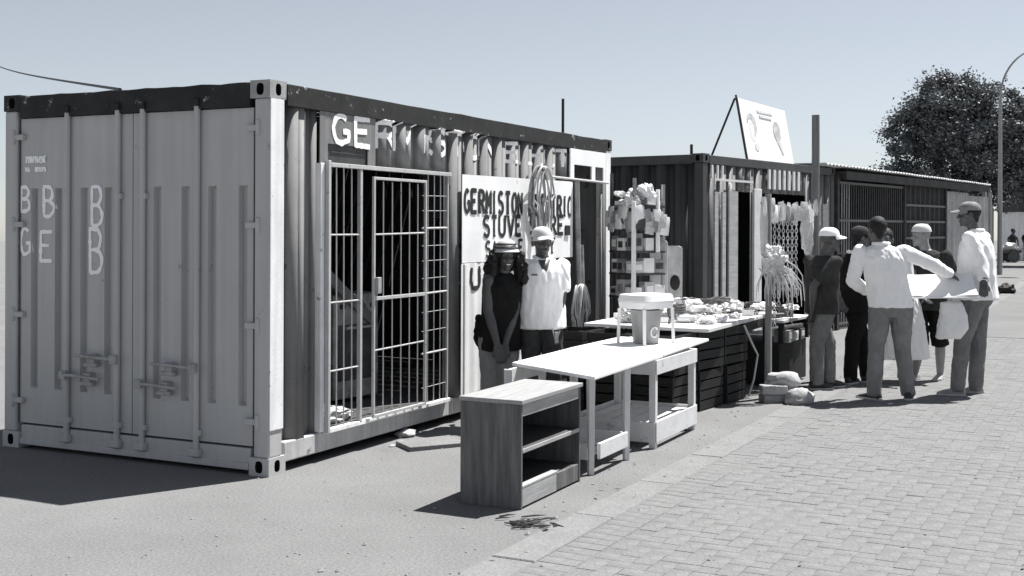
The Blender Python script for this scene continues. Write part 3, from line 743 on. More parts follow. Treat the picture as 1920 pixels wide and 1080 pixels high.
# dark slatted crates holding up the goods table
def crate_proto():
    t = thing('crate', 'x', 'crate'); a, b, h = .25, .20, .355
    for sx in (-1, 1):
        for sy in (-1, 1):
            mb = MB(); mb.box(sx*(a-.03)-.018, sx*(a-.03)+.018, sy*(b-.03)-.018, sy*(b-.03)+.018, .0, h); mb.build('corner_block', 'crate', t)
    for k in range(4):
        z = .012+k*.088
        for s in (-1, 1):
            y = s*(b-.006); mb = MB(); mb.box(-a, a, y-.005, y+.005, z, z+.074); mb.build('slat', 'crate', t)
            x = s*(a-.007); mb = MB(); mb.box(x-.0045, x+.0045, -b+.012, b-.012, z, z+.074); mb.build('slat', 'crate', t)
    mb = MB(); mb.box(-a+.02, a-.02, -b+.02, b-.02, .012, .022); mb.build('base', 'crate', t)
    return t
def dup(root, loc, rz, label, group=None):
    r = root.copy(); COL.objects.link(r); r.location = loc; r.rotation_euler = (0, 0, rz); r['label'] = label
    if group: r['group'] = group
    for ch in list(root.children):
        c = ch.copy(); COL.objects.link(c); c.parent = r
    return r
cp = crate_proto()
cspots = []
for lv in (0, 1):
    w_ = ('bottom', 'top')[lv]
    for k, (x, y) in enumerate(((3.72, -1.42), (4.25, -1.50), (4.78, -1.58))): cspots.append((x, y, lv, '%s crate of the %s black slatted stack along the street front' % (w_, ('first', 'second', 'third')[k])))
    for k, (x, y) in enumerate(((3.72, -.98), (3.74, -.54))): cspots.append((x, y, lv, '%s crate of the %s black stack behind the front crates' % (w_, ('nearer', 'farther')[k])))
for i, (x, y, lv, lb) in enumerate(cspots):
    if i == 0: cp.location = (x, y, lv*.357); cp.rotation_euler.z = -.12; cp['label'] = lb; cp['group'] = 'black crates under the goods table'
    else: dup(cp, (x, y, lv*.357), random.uniform(-.18, -.06) if y < -1.2 else random.uniform(-.04, .04), lb, 'black crates under the goods table')
# goods table
gt_ = thing('goods_table', 'pale board table top on black crates heaped with plastic packets', 'table', (3.95, -1.78, 0))
for k in range(4):
    mb = MB(); y0 = k*.305; mb.box(-.10+k*.03, 2.35, y0, y0+.302, .716, .748+random.uniform(-.001, .001)); mb.build('plank', ['white_wood', 'white_top'][k % 2], gt_, bevel=.004)
mb = MB(); mb.box(2.15, 2.2, .05, .10, 0, .715); mb.build('leg', 'crate', gt_); mb = MB(); mb.box(2.15, 2.2, 1.0, 1.05, 0, .715); mb.build('leg', 'crate', gt_)
mb = MB(); mb.box(1.1, 2.25, .0, .03, .63, .715); mb.build('rail', 'crate', gt_)
random.seed(21)
GM = ['foil', 'plastic_white', 'plastic_mid', 'foil', 'plastic_white', 'goods_grey']
def ico_pack(seed, r, flat=.5): return crumple((0, 0, r*.28), (r*1.15, r*.9, r*flat), seed, 4, .5, 2.2, True)
protos = []
for k in range(5): protos.append(('plastic_packet', ico_pack(400+k, .075, .45).mesh('plastic_packet', GM[k], ang=25), ('shiny clear', 'white', 'pale grey', 'clear', 'plain white')[k] + ' plastic packet', 'packet'))
for k, (a_, b_, c_, mm, m2) in enumerate(((.16, .10, .05, 'plastic_white', 'goods_grey'), (.12, .09, .07, 'plastic_mid', 'goods_dark'), (.09, .07, .10, 'goods_grey', 'plastic_white'), (.20, .07, .04, 'plastic_white', 'goods_dark'))):
    mb = MB(); mb.cbox((0, 0, c_/2), (a_, b_, c_)); mb.mi = 1; mb.cbox((0, 0, c_+.0012), (a_*.6, b_*.6, .002)); mb.cbox((0, -b_/2-.0012, c_/2), (a_*.7, .002, c_*.6)); protos.append(('carton', mb.mesh('carton', [mm, m2]), ('flat white carton', 'pale grey carton', 'small upright grey carton', 'long white carton')[k], 'carton'))
mb = MB()
for k in range(4): mb.tube([(.07*math.cos(2*PI*i/20), .07*math.sin(2*PI*i/20), .012+k*.017+.004*math.sin(i)) for i in range(21)], .009, 6, caps=False)
protos.append(('cable_ring', mb.mesh('cable_ring', 'cable_dark'), 'dark ring of cable', 'cable'))
mb = MB(); mb.tube([(-.12, 0, .03), (.12, 0, .03)], .03, 12); protos.append(('tube_roll', mb.mesh('tube_roll', 'plastic_white'), 'white tube', 'tube'))
mb = MB(); mb.tube([(-.10, 0, .022), (.10, .01, .022)], .022, 12); protos.append(('tube_roll', mb.mesh('tube_roll', 'goods_dark'), 'dark tube', 'tube'))
def heap(n, x0, x1, y0, y1, z0, where, grp):
    for i in range(n):
        nm, me, lb, ct = protos[random.choice((0, 1, 2, 3, 4, 0, 1, 5, 6, 7, 8, 5, 9, 10, 11))]
        x, y = random.uniform(x0, x1), random.uniform(y0, y1); lay = 0 if i < n*.62 else 1
        o = share(nm, me, None, Matrix.Translation((x, y, z0 + .002 + lay*.07 + random.uniform(0, .004))) @ Matrix.Rotation(random.uniform(0, PI), 4, 'Z') @ Matrix.Rotation(random.uniform(-.25, .25)*lay, 4, 'X') @ Matrix.Scale(random.uniform(.85, 1.25), 4))
        xs_, ys_ = (x-x0)/(x1-x0), (y-y0)/(y1-y0)
        pos = ('near end', 'near middle', 'far middle', 'far end')[min(3, int(xs_*4))] + ', ' + ('street side', 'middle', 'back')[min(2, int(ys_*3))]
        tag(o, '%s, %s layer of the %s heap, %s' % (lb, ('lower', 'upper')[lay], where, pos), ct, grp)
heap(110, 4.15, 6.1, -1.68, -.68, .75, 'goods table', 'small goods heaped on the goods table')
mb = MB(); mb.tube([(0,0,0), (.1,.02,.06), (.2,.0,.02), (.24,.03,.08), (.12,.05,.1), (.05,.02,.05), (.16,-.03,.09)], .012, 6); tag(mb.build('black_cable', 'goods_dark', loc=(4.05, -1.35, .77)), 'tangle of black cable at the near edge of the goods table', 'cable')
# second goods stand by the post
g2 = thing('low_bench', 'black bench stacked with boxes and packets beside the post', 'bench', (6.25, -1.98, 0), rz=-.1)
mb = MB(); mb.box(-.35, .55, 0, .9, .66, .69); mb.build('top', 'white_wood', g2, bevel=.004)
mb = MB(); mb.box(-.33, .53, .05, .85, .02, .45); mb.build('chest', 'crate', g2, bevel=.01)
for x in (-.3, .5):
    for y in (.04, .84): mb = MB(); mb.box(x-.025, x+.025, y-.025, y+.025, .452, .659); mb.build('leg', 'crate', g2)
for k, (x, y, s, mm, lb) in enumerate(((6.1, -1.9, .16, 'goods_grey', 'grey box on the shelf of the black bench'), (6.36, -1.92, .12, 'plastic_white', 'small white box on the shelf of the black bench'), (6.55, -1.93, .14, 'goods_dark', 'dark box on the shelf of the black bench'))):
    mb = MB(); mb.cbox((0, 0, s*.4), (s*1.3, s, s*.8)); mb.mi = 1; mb.cbox((0, -s*.502, s*.42), (s*.9, .004, s*.4)); tag(mb.build('box', [mm, 'plastic_mid'], loc=(x, y, .452), bevel=.004), lb, 'box')
heap(30, 5.95, 6.72, -1.92, -1.25, .69, 'black bench', 'small goods heaped on the bench')

# shelving rack beside the end of the near container
RK = Vector((5.30, -.55, 0)); ra = math.atan2(-.20, .31)  # long side runs right and away
rk = thing('shelving_rack', 'dark metal shelving rack full of goods by the container end', 'rack', RK, rz=R_(-33))
# local x to the right (front run), local y to the back left
RX, RY = .37, .40
for x, y, h in ((0, 0, 2.14), (RX, 0, 2.08), (0, RY, 2.2), (RX, RY, 2.1)):
    mb = MB(); mb.box(x-.014, x+.014, y-.014, y+.014, 0, h); mb.build('post', 'steel' if y == 0 else 'goods_dark', rk)
SZ = [.15, .5, .92, 1.16, 1.39, 1.62, 1.86]
for z in SZ:
    mb = MB(); mb.box(-.02, RX+.02, -.02, RY+.02, z-.022, z); mb.build('shelf', 'goods_dark', rk, bevel=.003)
random.seed(5)
def on_rack(x, y, z):
    q = rk.matrix_basis if False else Matrix.Translation(RK) @ Matrix.Rotation(R_(-33), 4, 'Z'); return q @ Vector((x, y, z))
for si, z in enumerate(SZ[:-1]):
    nm = ('bottom shelf', 'second shelf up', 'third shelf up', 'fourth shelf up', 'fifth shelf up', 'sixth shelf up')[si]
    for k in range(5):
        x = (.04, .19, .33, .03, .04)[k]+random.uniform(-.015, .015); y = (.05, .05, .05, .20, .34)[k]; w = random.uniform(.11, .135); h = random.uniform(.09, .19)
        mb = MB(); mb.cbox((0, 0, h/2), (w, .125, h)); mb.mi = 1; mb.cbox((0, -.064, h*.5), (w*.7, .003, h*.45)); mb.cbox((-w/2-.0015, 0, h*.5), (.003, .08, h*.5))
        tag(mb.build('carton', [random.choice(['plastic_mid', 'plastic_white', 'plastic_white', 'goods_grey']), random.choice(['goods_dark', 'plastic_white', 'goods_grey'])], loc=on_rack(x, y, z+.001), rz=R_(-33)+random.uniform(-.1,.1), bevel=.003), 'small carton on the %s of the rack, %s' % (nm, ('at the corner post', 'second along the front', 'right end of the front', 'middle of the left side', 'back of the left side')[k]), 'carton', 'cartons on the rack')
for k in range(2):
    x = .02+(k % 3)*.16; y = .05+(k//3)*.15; r = random.uniform(.08, .12)
    tag(crumple((0, 0, r*.3), (r, r*.85, r*1.1), 200+k, 4, .42, 1.5, True).build('plastic_bundle', ['foil', 'plastic_white'][k % 2], loc=on_rack(x, y, 1.862+.05*(k % 2)), rz=k), 'crumpled plastic bundle on top of the rack, %s' % ('front left', 'front centre', 'front right', 'back')[k], 'bundle', 'plastic bundles on top of the rack')
for k in range(18):
    nm, me, lb, ct = protos[random.choice((0, 3, 5, 6, 7, 8, 8, 9, 10, 10, 11))]
    q = on_rack(random.uniform(.0, .36), random.uniform(.0, .4), 1.863 + (0 if k < 12 else .08 if k < 20 else .15))
    o = share(nm, me, None, Matrix.Translation(q) @ Matrix.Rotation(random.uniform(0, PI), 4, 'Z') @ Matrix.Rotation(random.uniform(-.7, .7)*(k > 11), 4, 'Y') @ Matrix.Scale(random.uniform(.8, 1.15), 4))
    tag(o, '%s in the %s layer of the pile on top of the rack' % (lb, 'lower' if k < 12 else 'middle' if k < 20 else 'upper'), ct, 'goods piled on top of the rack')
flatp = []
for k, mm in enumerate(('foil', 'plastic_white', 'goods_grey', 'plastic_mid', 'goods_dark')):
    mb = MB(); mb.loft([((0,0,0), (1,0,0), (0,1,0), .045, .004), ((0,0,-.03), (1,0,0), (0,1,0), .045, .012), ((0,0,-.11), (1,0,0), (0,1,0), .043, .016), ((0,0,-.15), (1,0,0), (0,1,0), .045, .004)], 12, p=5); flatp.append((mb.mesh('hanging_packet', mm), ('clear', 'white', 'grey', 'pale', 'dark')[k]))
def hang(q, k, label, grp, sc=1.0, rz=0):
    me, cn = flatp[k % 5]; o = share('hanging_packet', me, None, Matrix.Translation(q) @ Matrix.Rotation(rz, 4, 'Z') @ Matrix.Rotation(random.uniform(-.25, .25), 4, 'Y') @ Matrix.Scale(sc, 4)); tag(o, cn + ' ' + label, 'packet', grp)
for k in range(22):
    side = k % 2; f_ = (k//2)/10
    q = on_rack(-.05, .02+f_*.36, 1.86-random.uniform(0, .12)) if side else on_rack(.0+f_*.36, -.05, 1.86-random.uniform(0, .12))
    hang(q, random.randrange(5), 'flat packet hanging from the top of the rack, %s side' % ('left', 'right')[1-side], 'packets hanging from the rack top', random.uniform(.9, 1.3), R_(-33)+(PI/2 if side else 0))
mb = MB(); mb.cbox((0, 0, 0), (.04, .04, 1.1)); tag(mb.build('white_strip', 'plastic_white', loc=on_rack(-.03, -.03, 1.35), bevel=.004), 'upright white strip tied to the rack corner', 'strip')
mb = MB(); mb.cbox((0, 0, 0), (.05, .03, .65)); tag(mb.build('white_strip', 'plastic_white', loc=on_rack(.28, -.03, 1.70), bevel=.004), 'short white strip hanging on the right of the rack', 'strip')
# appliance panels leaning right of the rack
for (dp, rt, w, h, lb, hole) in ((13.2, 1.62, .10, .98, 'narrow pale panel leaning close against the rack', False), (13.3, 1.76, .17, .93, 'pale appliance panel with a black opening leaning near the rack', True)):
    t = thing('appliance_panel', lb, 'panel', at(dp, rt), rz=YAW-PI/2)
    mb = MB(); mb.loft([((0,0,.0), (1,0,0), (0,1,0), w/2+.05, .02), ((0,.02,1.46 if not hole else 1.40), (1,0,0), (0,1,0), w/2+.05, .02), ((0,.022,1.485 if not hole else 1.42), (1,0,0), (0,1,0), w/2+.035, .02), ((0,.022,1.495 if not hole else 1.428), (1,0,0), (0,1,0), w/2+.01, .018)], 24, p=6); mb.build('panel', 'plastic_mid', t)
    if hole: mb = MB(); mb.ell((.05, -.012, 1.02), (.055, .02, .085)); mb.build('opening', 'black_paint', t)

# ================================================================== THE FAR ROW
A2 = R_(-10.5); C2 = Vector((8.63, -.25, 0))
def row(s, d=0, z=0): return C2 + Vector((math.cos(A2)*s - math.sin(A2)*d, math.sin(A2)*s + math.cos(A2)*d, z))
c2 = thing('shipping_container', 'dark grey corrugated container stall behind the rack and post', 'container', C2, rz=A2)
L2 = 4.45
for (x, y, sx, sy) in ((0,0,1,1), (0,CW,1,-1), (L2,0,-1,1), (L2,CW,-1,-1)):
    x0, x1 = sorted((x+sx*.006, x+sx*.15)); y0, y1 = sorted((y+sy*.006, y+sy*.13))
    mb = MB(); mb.box(x0, x1, y0, y1, .118, CH-.118); mb.build('corner_post', 'c2_paint', c2, bevel=.012)
    casting(c2, x, y, 0, 'c2_paint', sx, sy); casting(c2, x, y, CH-.118, 'c2_paint', sx, sy)
for b in ((.18, L2-.18, -.004, .08, 2.46, 2.575), (.18, L2-.18, CW-.08, CW, 2.46, 2.575), (0, .08, .165, CW-.165, 2.46, 2.58), (L2-.08, L2, .165, CW-.165, 2.46, 2.58)):
    mb = MB(); mb.box(*b); mb.build('top_rail', 'c2_paint', c2, bevel=.006)
mb = MB(); mb.box(.09, L2-.09, .09, CW-.09, 2.535, 2.555); mb.build('roof', 'c2_paint', c2)
mb = MB(); mb.box(.1, L2-.1, .1, CW-.1, .14, .17); mb.build('floor', 'inside_floor', c2)
mb = MB(); mb.box(.18, L2-.18, .0, .09, .04, .19); mb.build('bottom_rail', 'c2_paint', c2)
ew = corrugated(MB(), .12, CW-.12, .16, 2.47, (), y0=0, sign=1)
ew.v = [(v[1]+.012, v[0], v[2]) for v in ew.v]; solid(ew.build('end_wall', 'c2_paint', c2, ang=25), .004)
mb = MB(); mb.box(L2-.05, L2-.04, .1, CW-.1, .16, 2.5); mb.build('end_wall', 'inside', c2)
mb = MB(); mb.box(.1, L2-.1, CW-.06, CW-.05, .16, 2.5); mb.build('back_wall', 'inside', c2)
solid(corrugated(MB(), .14, L2-.14, .18, 2.47, [(.98, 1.42, .2, 2.12), (1.74, 3.35, .2, 2.12)], y0=.014).build('side_wall', 'c2_front', c2, ang=25), .004)
for k in range(7): mb = MB(); x = 1.96+k*.17; mb.box(x, x+.075, -.012, .010, 2.18, 2.46); mb.build('painted_strip', 'c2_white', c2)
mb = MB(); mb.box(.28, 1.42, -.03, -.006, 2.245, 2.275); mb.build('fascia_rail', 'c2_white', c2)
for x in (.20, .36, .50): mb = MB(); mb.box(x, x+.04, -.022, .0, 2.276, 2.45); mb.build('bracket', 'c2_white', c2)
mb = MB(); mb.box(1.46, 1.70, -.03, .008, .2, 2.17); mb.build('white_jamb', 'c2_white', c2, bevel=.004)
for x in (.30, .52): mb = MB(); mb.box(x, x+.10, -.018, .008, .2, 2.10); mb.build('sunlit_band', 'pale_wood', c2)  # pale strips laid on the wall in place of sunlit bands
mb = MB(); mb.box(.72, .98, -.016, .008, .5, 2.12); mb.build('pale_panel', 'pale_wood', c2)
for x in (3.42, 3.9): mb = MB(); mb.box(x, x+.22, -.03, .008, .3, 2.0); mb.build('pale_board', 'pale_wood', c2)
mb = MB(); mb.tube([row(.15, .25, 2.57), row(.15, .25, 2.72)], .02, 8); tag(mb.build('roof_stub', 'wire'), 'short dark stub on the far container roof corner', 'stub')
# billboard on its roof
bb = thing('roof_billboard', 'white barber billboard propped on the far container roof', 'billboard', row(1.45, .06, 2.582), rz=A2)
lean = .16
def BP(x, z, y=0): return (x, y+lean*z/.84, z)
mb = MB(); mb.add([BP(0, 0), BP(1.55, 0), BP(1.55, .80), BP(0, .86), BP(0, 0, .03), BP(1.55, 0, .03), BP(1.55, .80, .03), BP(0, .86, .03)], [(0,1,2,3), (7,6,5,4), (0,4,5,1), (1,5,6,2), (2,6,7,3), (3,7,4,0)]); mb.build('board', 'poster', bb, bevel=.003)
BLN = [0]
def blob(name, pts, mm): BLN[0] += 1; mb = MB(); mb.prism([(p[0], p[1]) for p in pts], 0, .001*BLN[0]); v = mb.v; mb.v = [BP(a[0], a[1], -.001-a[2]) for a in v]; mb.build(name, mm, bb, smooth=False)
blob('printed_face', arc(.30, .42, .11, .16, 0, 345, 16), 'poster_face'); blob('printed_face', arc(1.14, .38, .10, .15, 0, 345, 16), 'poster_face')
hair1 = arc(.30, .50, .15, .17, 170, -60, 14) + arc(.27, .46, .10, .13, -50, 150, 12)
blob('printed_hair', hair1, 'poster_grey'); blob('printed_neck', arc(.36, .19, .07, .06, 0, 340, 12), 'poster_faint')
blob('printed_hair', arc(1.12, .46, .12, .15, 0, 345, 16), 'poster_grey'); blob('printed_neck', [(1.08, .32), (1.2, .30), (1.26, .14), (1.2, .12)], 'poster_faint')
for k, (a, b, z) in enumerate(((.55, 1.05, .70), (.6, 1.0, .63))): blob('printed_line', [(a, z), (b, z-.01), (b, z+.025), (a, z+.035)], 'poster_faint')
for x in (.0, 1.5):
    mb = MB(); mb.tube([BP(x, .86 if x == 0 else .80, .045), (x+.02, .62, -.03)], .016, 8); mb.build('prop', 'wire', bb)
mb = MB(); mb.tube([BP(-.018, .0, .015), BP(-.018, .90, .015)], .016, 8); mb.build('frame_pole', 'wire', bb)
# shed with barred front
sh = thing('market_shed', 'dark market shed with barred front and sheet roof', 'shed', C2, rz=A2)
for k in range(9):
    s0 = 3.6+k*1.0; mb = MB(); vs = []; n = 14
    for i in range(n+1):
        x = s0+1.015*i/n; z = 2.60-.006*(x-3.6)+.012*math.cos(i*PI) + .004*(k % 2)
        vs += [(x, -.20, z), (x, 2.6, z+.02), (x, -.20, z+.012), (x, 2.6, z+.032)]
    fs = []
    for i in range(n):
        a, b = i*4, i*4+4; fs += [(a, b, b+1, a+1), (a+2, a+3, b+3, b+2), (a, a+2, b+2, b), (a+1, b+1, b+3, a+3)]
    fs += [(0, 1, 3, 2), (n*4, n*4+2, n*4+3, n*4+1)]
    mb.add(vs, fs); mb.build('roof_sheet', 'roof_sheet', sh, ang=30)
mb = MB(); mb.box(4.5, 12.5, -.17, -.12, 2.40, 2.530); mb.build('roof_beam', 'shed_dark', sh)
for k in range(8): mb = MB(); mb.box(4.5+k, 5.497+k, -.118, 2.3, 2.505, 2.525); mb.build('shade_board', 'shed_dark', sh)  # dark sheets added under the roof to stand in for its shade
for s in (4.56, 7.75, 10.15):
    mb = MB(); mb.box(s-.045, s+.045, -.02, .07, 0, 2.53); mb.build('post', 'shed_dark', sh)
for s in (4.6, 10.1): mb = MB(); mb.box(s, s+.02, .1, 2.4, 0, 2.50); mb.build('side_panel', 'shed_dark', sh)
for k in range(6):
    mb = MB(); s0 = 4.65+k*.9; corrugated(mb, s0, s0+.9, 0, 2.05 if k in (0, 1) else 2.48, (), y0=2.35); mb.build('back_sheet', 'shed_dark', sh)
for k in range(29):
    s = 4.68+k*.105; mb = MB(); mb.tube([(s, .02, .05), (s, .02, 2.36)], .011, 6); mb.build('grille_bar', 'grille' if k > 4 else 'zinc', sh)
for z in (.1, .7, 1.2, 1.75, 2.36): mb = MB(); mb.box(4.62, 7.7, .005, .0045+.003, z-.02, z+.02); mb.build('grille_rail', 'grille', sh)
for k in range(3):
    s0 = 7.82+k*.77; mb = MB(); corrugated(mb, s0, s0+.76, .03, 2.42, (), y0=.02); mb.build('front_sheet', 'shed_dark', sh)
for z in (1.45, 1.75, 2.05): mb = MB(); mb.box(7.82, 10.1, -.01, .012, z-.02, z+.02); mb.build('rail', 'grille', sh)
mb = MB(); mb.box(8.75, 8.93, -.06, -.015, .1, 1.72); mb.build('pale_board', 'pale_wood', sh)
# zinc hoarding and plank fences farther along
zf = thing('zinc_hoarding', 'sunlit ribbed zinc sheets closing the end of the shed', 'hoarding', C2, rz=A2)
for k in range(4):
    mb = MB(); vs = []; n = 26; s0 = 10.22+k*.70
    for i in range(n+1):
        x = s0+.70*i/n; y = -.02+.014*math.cos(x*2*PI/.115) - .006*k; zt = 2.36-.02*k+.02*math.sin(k*2.2); vs += [(x, y, 0), (x, y, zt), (x, y+.004, 0), (x, y+.004, zt)]
    fs = []
    for i in range(n):
        a, b = i*4, i*4+4; fs += [(a, b, b+1, a+1), (a+2, a+3, b+3, b+2), (a+1, b+1, b+3, a+3)]
    mb.add(vs, fs); mb.build('zinc_sheet', 'zinc', zf)
mb = MB(); mb.box(12.95, 13.02, .0, .08, 0, 2.6); mb.build('post', 'plank_b', zf)
fa = row(13.1); fb = at(55, 22.1)
fl = thing('plank_fence', 'weathered upright plank fence running on behind the capped man', 'fence', fa, rz=math.atan2(fb.y-fa.y, fb.x-fa.x))
FL = (fb-fa).length; random.seed(9); x = 0; k = 0
while x < FL:
    w = random.uniform(.22, .34); h = 2.45+random.uniform(-.18, .12) + (.25 if 9 < x < 14 else 0)
    mb = MB(); y = random.uniform(-.015, .015); mb.add([(x,y,0),(x+w,y,0),(x+w,y+.03,0),(x,y+.03,0),(x,y,h),(x+w,y,h-.03),(x+w,y+.03,h-.03),(x,y+.03,h)], [(0,3,2,1),(4,5,6,7),(0,1,5,4),(1,2,6,5),(2,3,7,6),(3,0,4,7)])
    mb.build('plank', ['plank_a', 'plank_b', 'plank_a', 'shed_dark', 'plank_b'][random.randrange(5)], fl, smooth=False); x += w+.015
mb = MB(); mb.box(0, FL, .045, .10, 1.9, 2.0); mb.box(0, FL, .045, .10, .6, .7); mb.build('fence_rail', 'plank_a', fl)
kb = thing('kiosk', 'pale kiosk with dark flat roof at the far end of the street', 'kiosk', at(60.5, 26.6), rz=YAW-PI/2)
mb = MB(); mb.box(-1.0, 1.6, 0, 2.2, 0, 2.45); mb.build('wall', 'white_post', kb); mb = MB(); mb.box(-1.15, 1.75, -.3, 2.4, 2.452, 2.95); mb.build('roof', 'shed_dark', kb)
mb = MB(); mb.box(.0, .8, -.02, -.002, 1.0, 1.9); mb.build('window', 'goods_dark', kb)
# far wall closing the street end
fw = MB(); fw.box(-14, -1.6, 0, .2, 0, 1.9); tag(fw.build('far_wall', 'plank_b', loc=at(66, 27), rz=YAW-PI/2), 'low grey wall beyond the far people', 'wall')

# street lamp
lp = thing('street_lamp', 'tall steel street lamp with curved arm before the tree', 'lamp', at(42, 17.1))
Rl = Rt
mb = MB(); mb.tube([(0,0,0), (0,0,3), (0,0,6.2)], [.09, .075, .055], 10); mb.build('pole', 'lamp_steel', lp)
pts = [Vector((0,0,6.2))]
for i in range(1, 13):
    a = R_(90*i/12); pts.append(Rl*(1.5*(1-math.cos(a))) + Vector((0, 0, 6.2+1.75*math.sin(a))))
pts.append(Rl*2.2+Vector((0,0,7.95)))
mb = MB(); mb.tube(pts, .035, 8); mb.build('arm', 'lamp_steel', lp)
mb = MB(); q = Rl*2.5; mb.ell((q.x, q.y, 7.93), (.35, .35, .09)); mb.build('lamp_head', 'lamp_steel', lp)

# trees
def tree(label, base, H, crown, nleaf, seed, leaf=.2):
    t = thing('leafy_tree', label, 'tree', base); rnd = random.Random(seed)
    mb = MB(); mb.tube([(0,0,0), (.05,.03,H*.2), (0,.08,H*.42)], [.28, .22, .17], 10); limbs = []
    for k, (cx, cy, cz, rx, ry, rz_) in enumerate(crown):
        p1 = Vector((cx*.5, cy*.5, H*.3+cz*.35)); mb.tube([(0,.05,H*.22), p1, (cx, cy, cz)], [.13, .09, .03], 7)
        for j in range(3):
            d = Vector((rnd.uniform(-1,1)*rx, rnd.uniform(-1,1)*ry, rnd.uniform(-.4,1)*rz_))*.8; mb.tube([(cx, cy, cz), Vector((cx, cy, cz))+d*.5+Vector((0,0,.1)), Vector((cx, cy, cz))+d], [.04, .025, .01], 5)
    mb.build('trunk', 'bark', t)
    lv = MB(); tot = sum(c[3]*c[4]*c[5] for c in crown)**1
    for (cx, cy, cz, rx, ry, rz_) in crown:
        vol = rx*ry*rz_; n = int(nleaf*vol/tot)
        # clumps inside the lobe
        cl = []
        for k in range(max(6, int(24*vol**.5))):
            d = Vector((rnd.gauss(0,1), rnd.gauss(0,1), rnd.gauss(0,1))).normalized()*(rnd.random()**.33); cl.append((Vector((cx+d.x*rx, cy+d.y*ry, cz+d.z*rz_)), rnd.choice((.3, .45, .6, .75))))
        for k in range(n):
            c, r = cl[rnd.randrange(len(cl))]
            p = c + Vector((rnd.gauss(0,1), rnd.gauss(0,1), rnd.gauss(0,.75)))*r*.46
            u = Vector((rnd.gauss(0,1), rnd.gauss(0,1), rnd.gauss(0,.6))).normalized(); w = u.cross(Vector((rnd.gauss(0,1), rnd.gauss(0,1), rnd.gauss(0,1)))).normalized()
            s = leaf*rnd.uniform(.6, 1.25); lv.mi = rnd.random() < .4
            lv.add([p-u*s*.5, p+w*s*.28, p+u*s*.5, p-w*s*.28], [(0,1,2,3)])
    lv.build('crown', ['leaf_a', 'leaf_b'], t, smooth=False)
    return t
# crown lobes in a frame turned to face the street
def lob(r, d, z, a, b, c): v = Rt*r + Fw*d; return (v.x, v.y, z, a, b, c)
tree('large round dark tree beyond the shed roof', at(52, 19.3), 8.6, [lob(-.2,0,6.7,2.0,1.8,1.5), lob(-1.5,.3,5.6,1.5,1.4,1.5), lob(1.6,-.2,6.2,1.5,1.5,1.4), lob(.3,-.6,5.0,2.0,1.6,1.2), lob(-2.4,.2,3.6,1.3,1.2,.75), lob(2.4,.1,4.4,1.5,1.4,1.4), lob(-.6,-.3,3.6,1.6,1.4,.8), lob(1.4,.2,3.3,1.5,1.3,.8), lob(-.3,.2,7.5,1.1,1.0,.7), lob(3.4,0,5.6,1.4,1.3,1.3), lob(3.6,.2,3.8,1.4,1.2,1.0)], 95000, 3, .16)
tree('small pale tree past the street lamp at the picture edge', at(75, 32.3), 5, [lob(0,0,3.9,1.1,1.2,.9), lob(.9,0,3.3,1.3,1.2,.9)], 2600, 8, .24)

# ================================================================== POSTS, HANGING GOODS, STONES
PB = Vector((5.10, -1.99, 0))
mb = MB(); mb.loft([((0,0,0), (1,0,0), (0,1,0), .034, .034), ((.01,.0,1.0), (1,0,0), (0,1,0), .03, .032), ((-.02,0,1.96), (1,0,0), (0,1,0), .029, .03)], 8, p=4)
tag(mb.build('display_post', 'post_wood', loc=PB), 'thin wooden post wedged in stones with goods hung on it', 'post')
PP = Vector((6.52, -2.13, 0))
mb = MB(); vs = []
for i in range(8):
    z = 2.83*i/7; vs.append(((.012*noise.noise(Vector((z, 1, 0))), .012*noise.noise(Vector((z, 5, 0))), z), (1,0,0), (0,1,0), .049-.001*i, .047-.001*i))
mb.loft(vs, 10, p=3); tag(mb.build('timber_pole', 'pole_wood', loc=PP, rz=.3), 'tall thick timber pole behind the man in the white cap', 'pole')
ra0, ra1 = PB + Vector((-.08, .05, 1.87)), PP + Vector((-.1, .0, 1.87))
mb = MB(); mb.tube([ra0 + (ra1-ra0)*i/10 + Vector((0, 0, -.05*math.sin(PI*i/10))) for i in range(11)], .012, 6)
tag(mb.build('hanging_line', 'post_wood'), 'rail between the thin post and timber pole carrying chains', 'rail')
def link_mesh(mb, c, rot, a=.013, b=.024, r=.0042):
    pts = [Vector((a*math.cos(t), 0, b*math.sin(t))) for t in [2*PI*i/9 for i in range(10)]]
    if rot: pts = [Vector((0, p.x, p.z)) for p in pts]
    mb.tube([Vector(c)+p for p in pts], r, 4, caps=False)
random.seed(31)
for k in range(7):
    f = .13+k*.082; q = ra0 + (ra1-ra0)*f + Vector((0, -.015, -.05*math.sin(PI*f)-.02)); n = int((1.0+.16*math.sin(k*1.7) - (0 if k < 7 else .25))/.036)
    mb = MB()
    for i in range(n): link_mesh(mb, (.006*math.sin(i*.4+k), 0, -.02-i*.036), i % 2)
    tag(mb.build('hanging_chain', 'chain', loc=q), 'pale link chain hanging from the rail, %s counting from the thin post' % ('first', 'second', 'third', 'fourth', 'fifth', 'sixth', 'seventh', 'eighth', 'ninth')[k], 'chain', 'chains hanging from the rail')
for k in range(40):
    f = .04+k*.0235+random.uniform(-.01, .01); q = ra0 + (ra1-ra0)*f + Vector((random.uniform(-.03, .03), random.uniform(-.06, .03), .04-.05*math.sin(PI*f)+random.uniform(-.05, .03)))
    hang(q, random.choice((0, 1, 1, 0, 1, 2, 3, 3)), 'flat packet clipped along the hanging rail, %s' % ('by the thin post', 'near the chains', 'past the chains', 'by the timber pole')[min(3, int(f*4))], 'packets clipped along the rail', random.uniform(.75, 1.15), random.uniform(-.6, .9))
mb = crumple((0,0,0), (.09, .06, .24), 330, 3, .4); tag(mb.build('plastic_sleeve', 'foil', loc=ra0+(ra1-ra0)*.80+Vector((0,-.04,-.25))), 'hanging white plastic sleeve near the timber pole', 'sleeve')
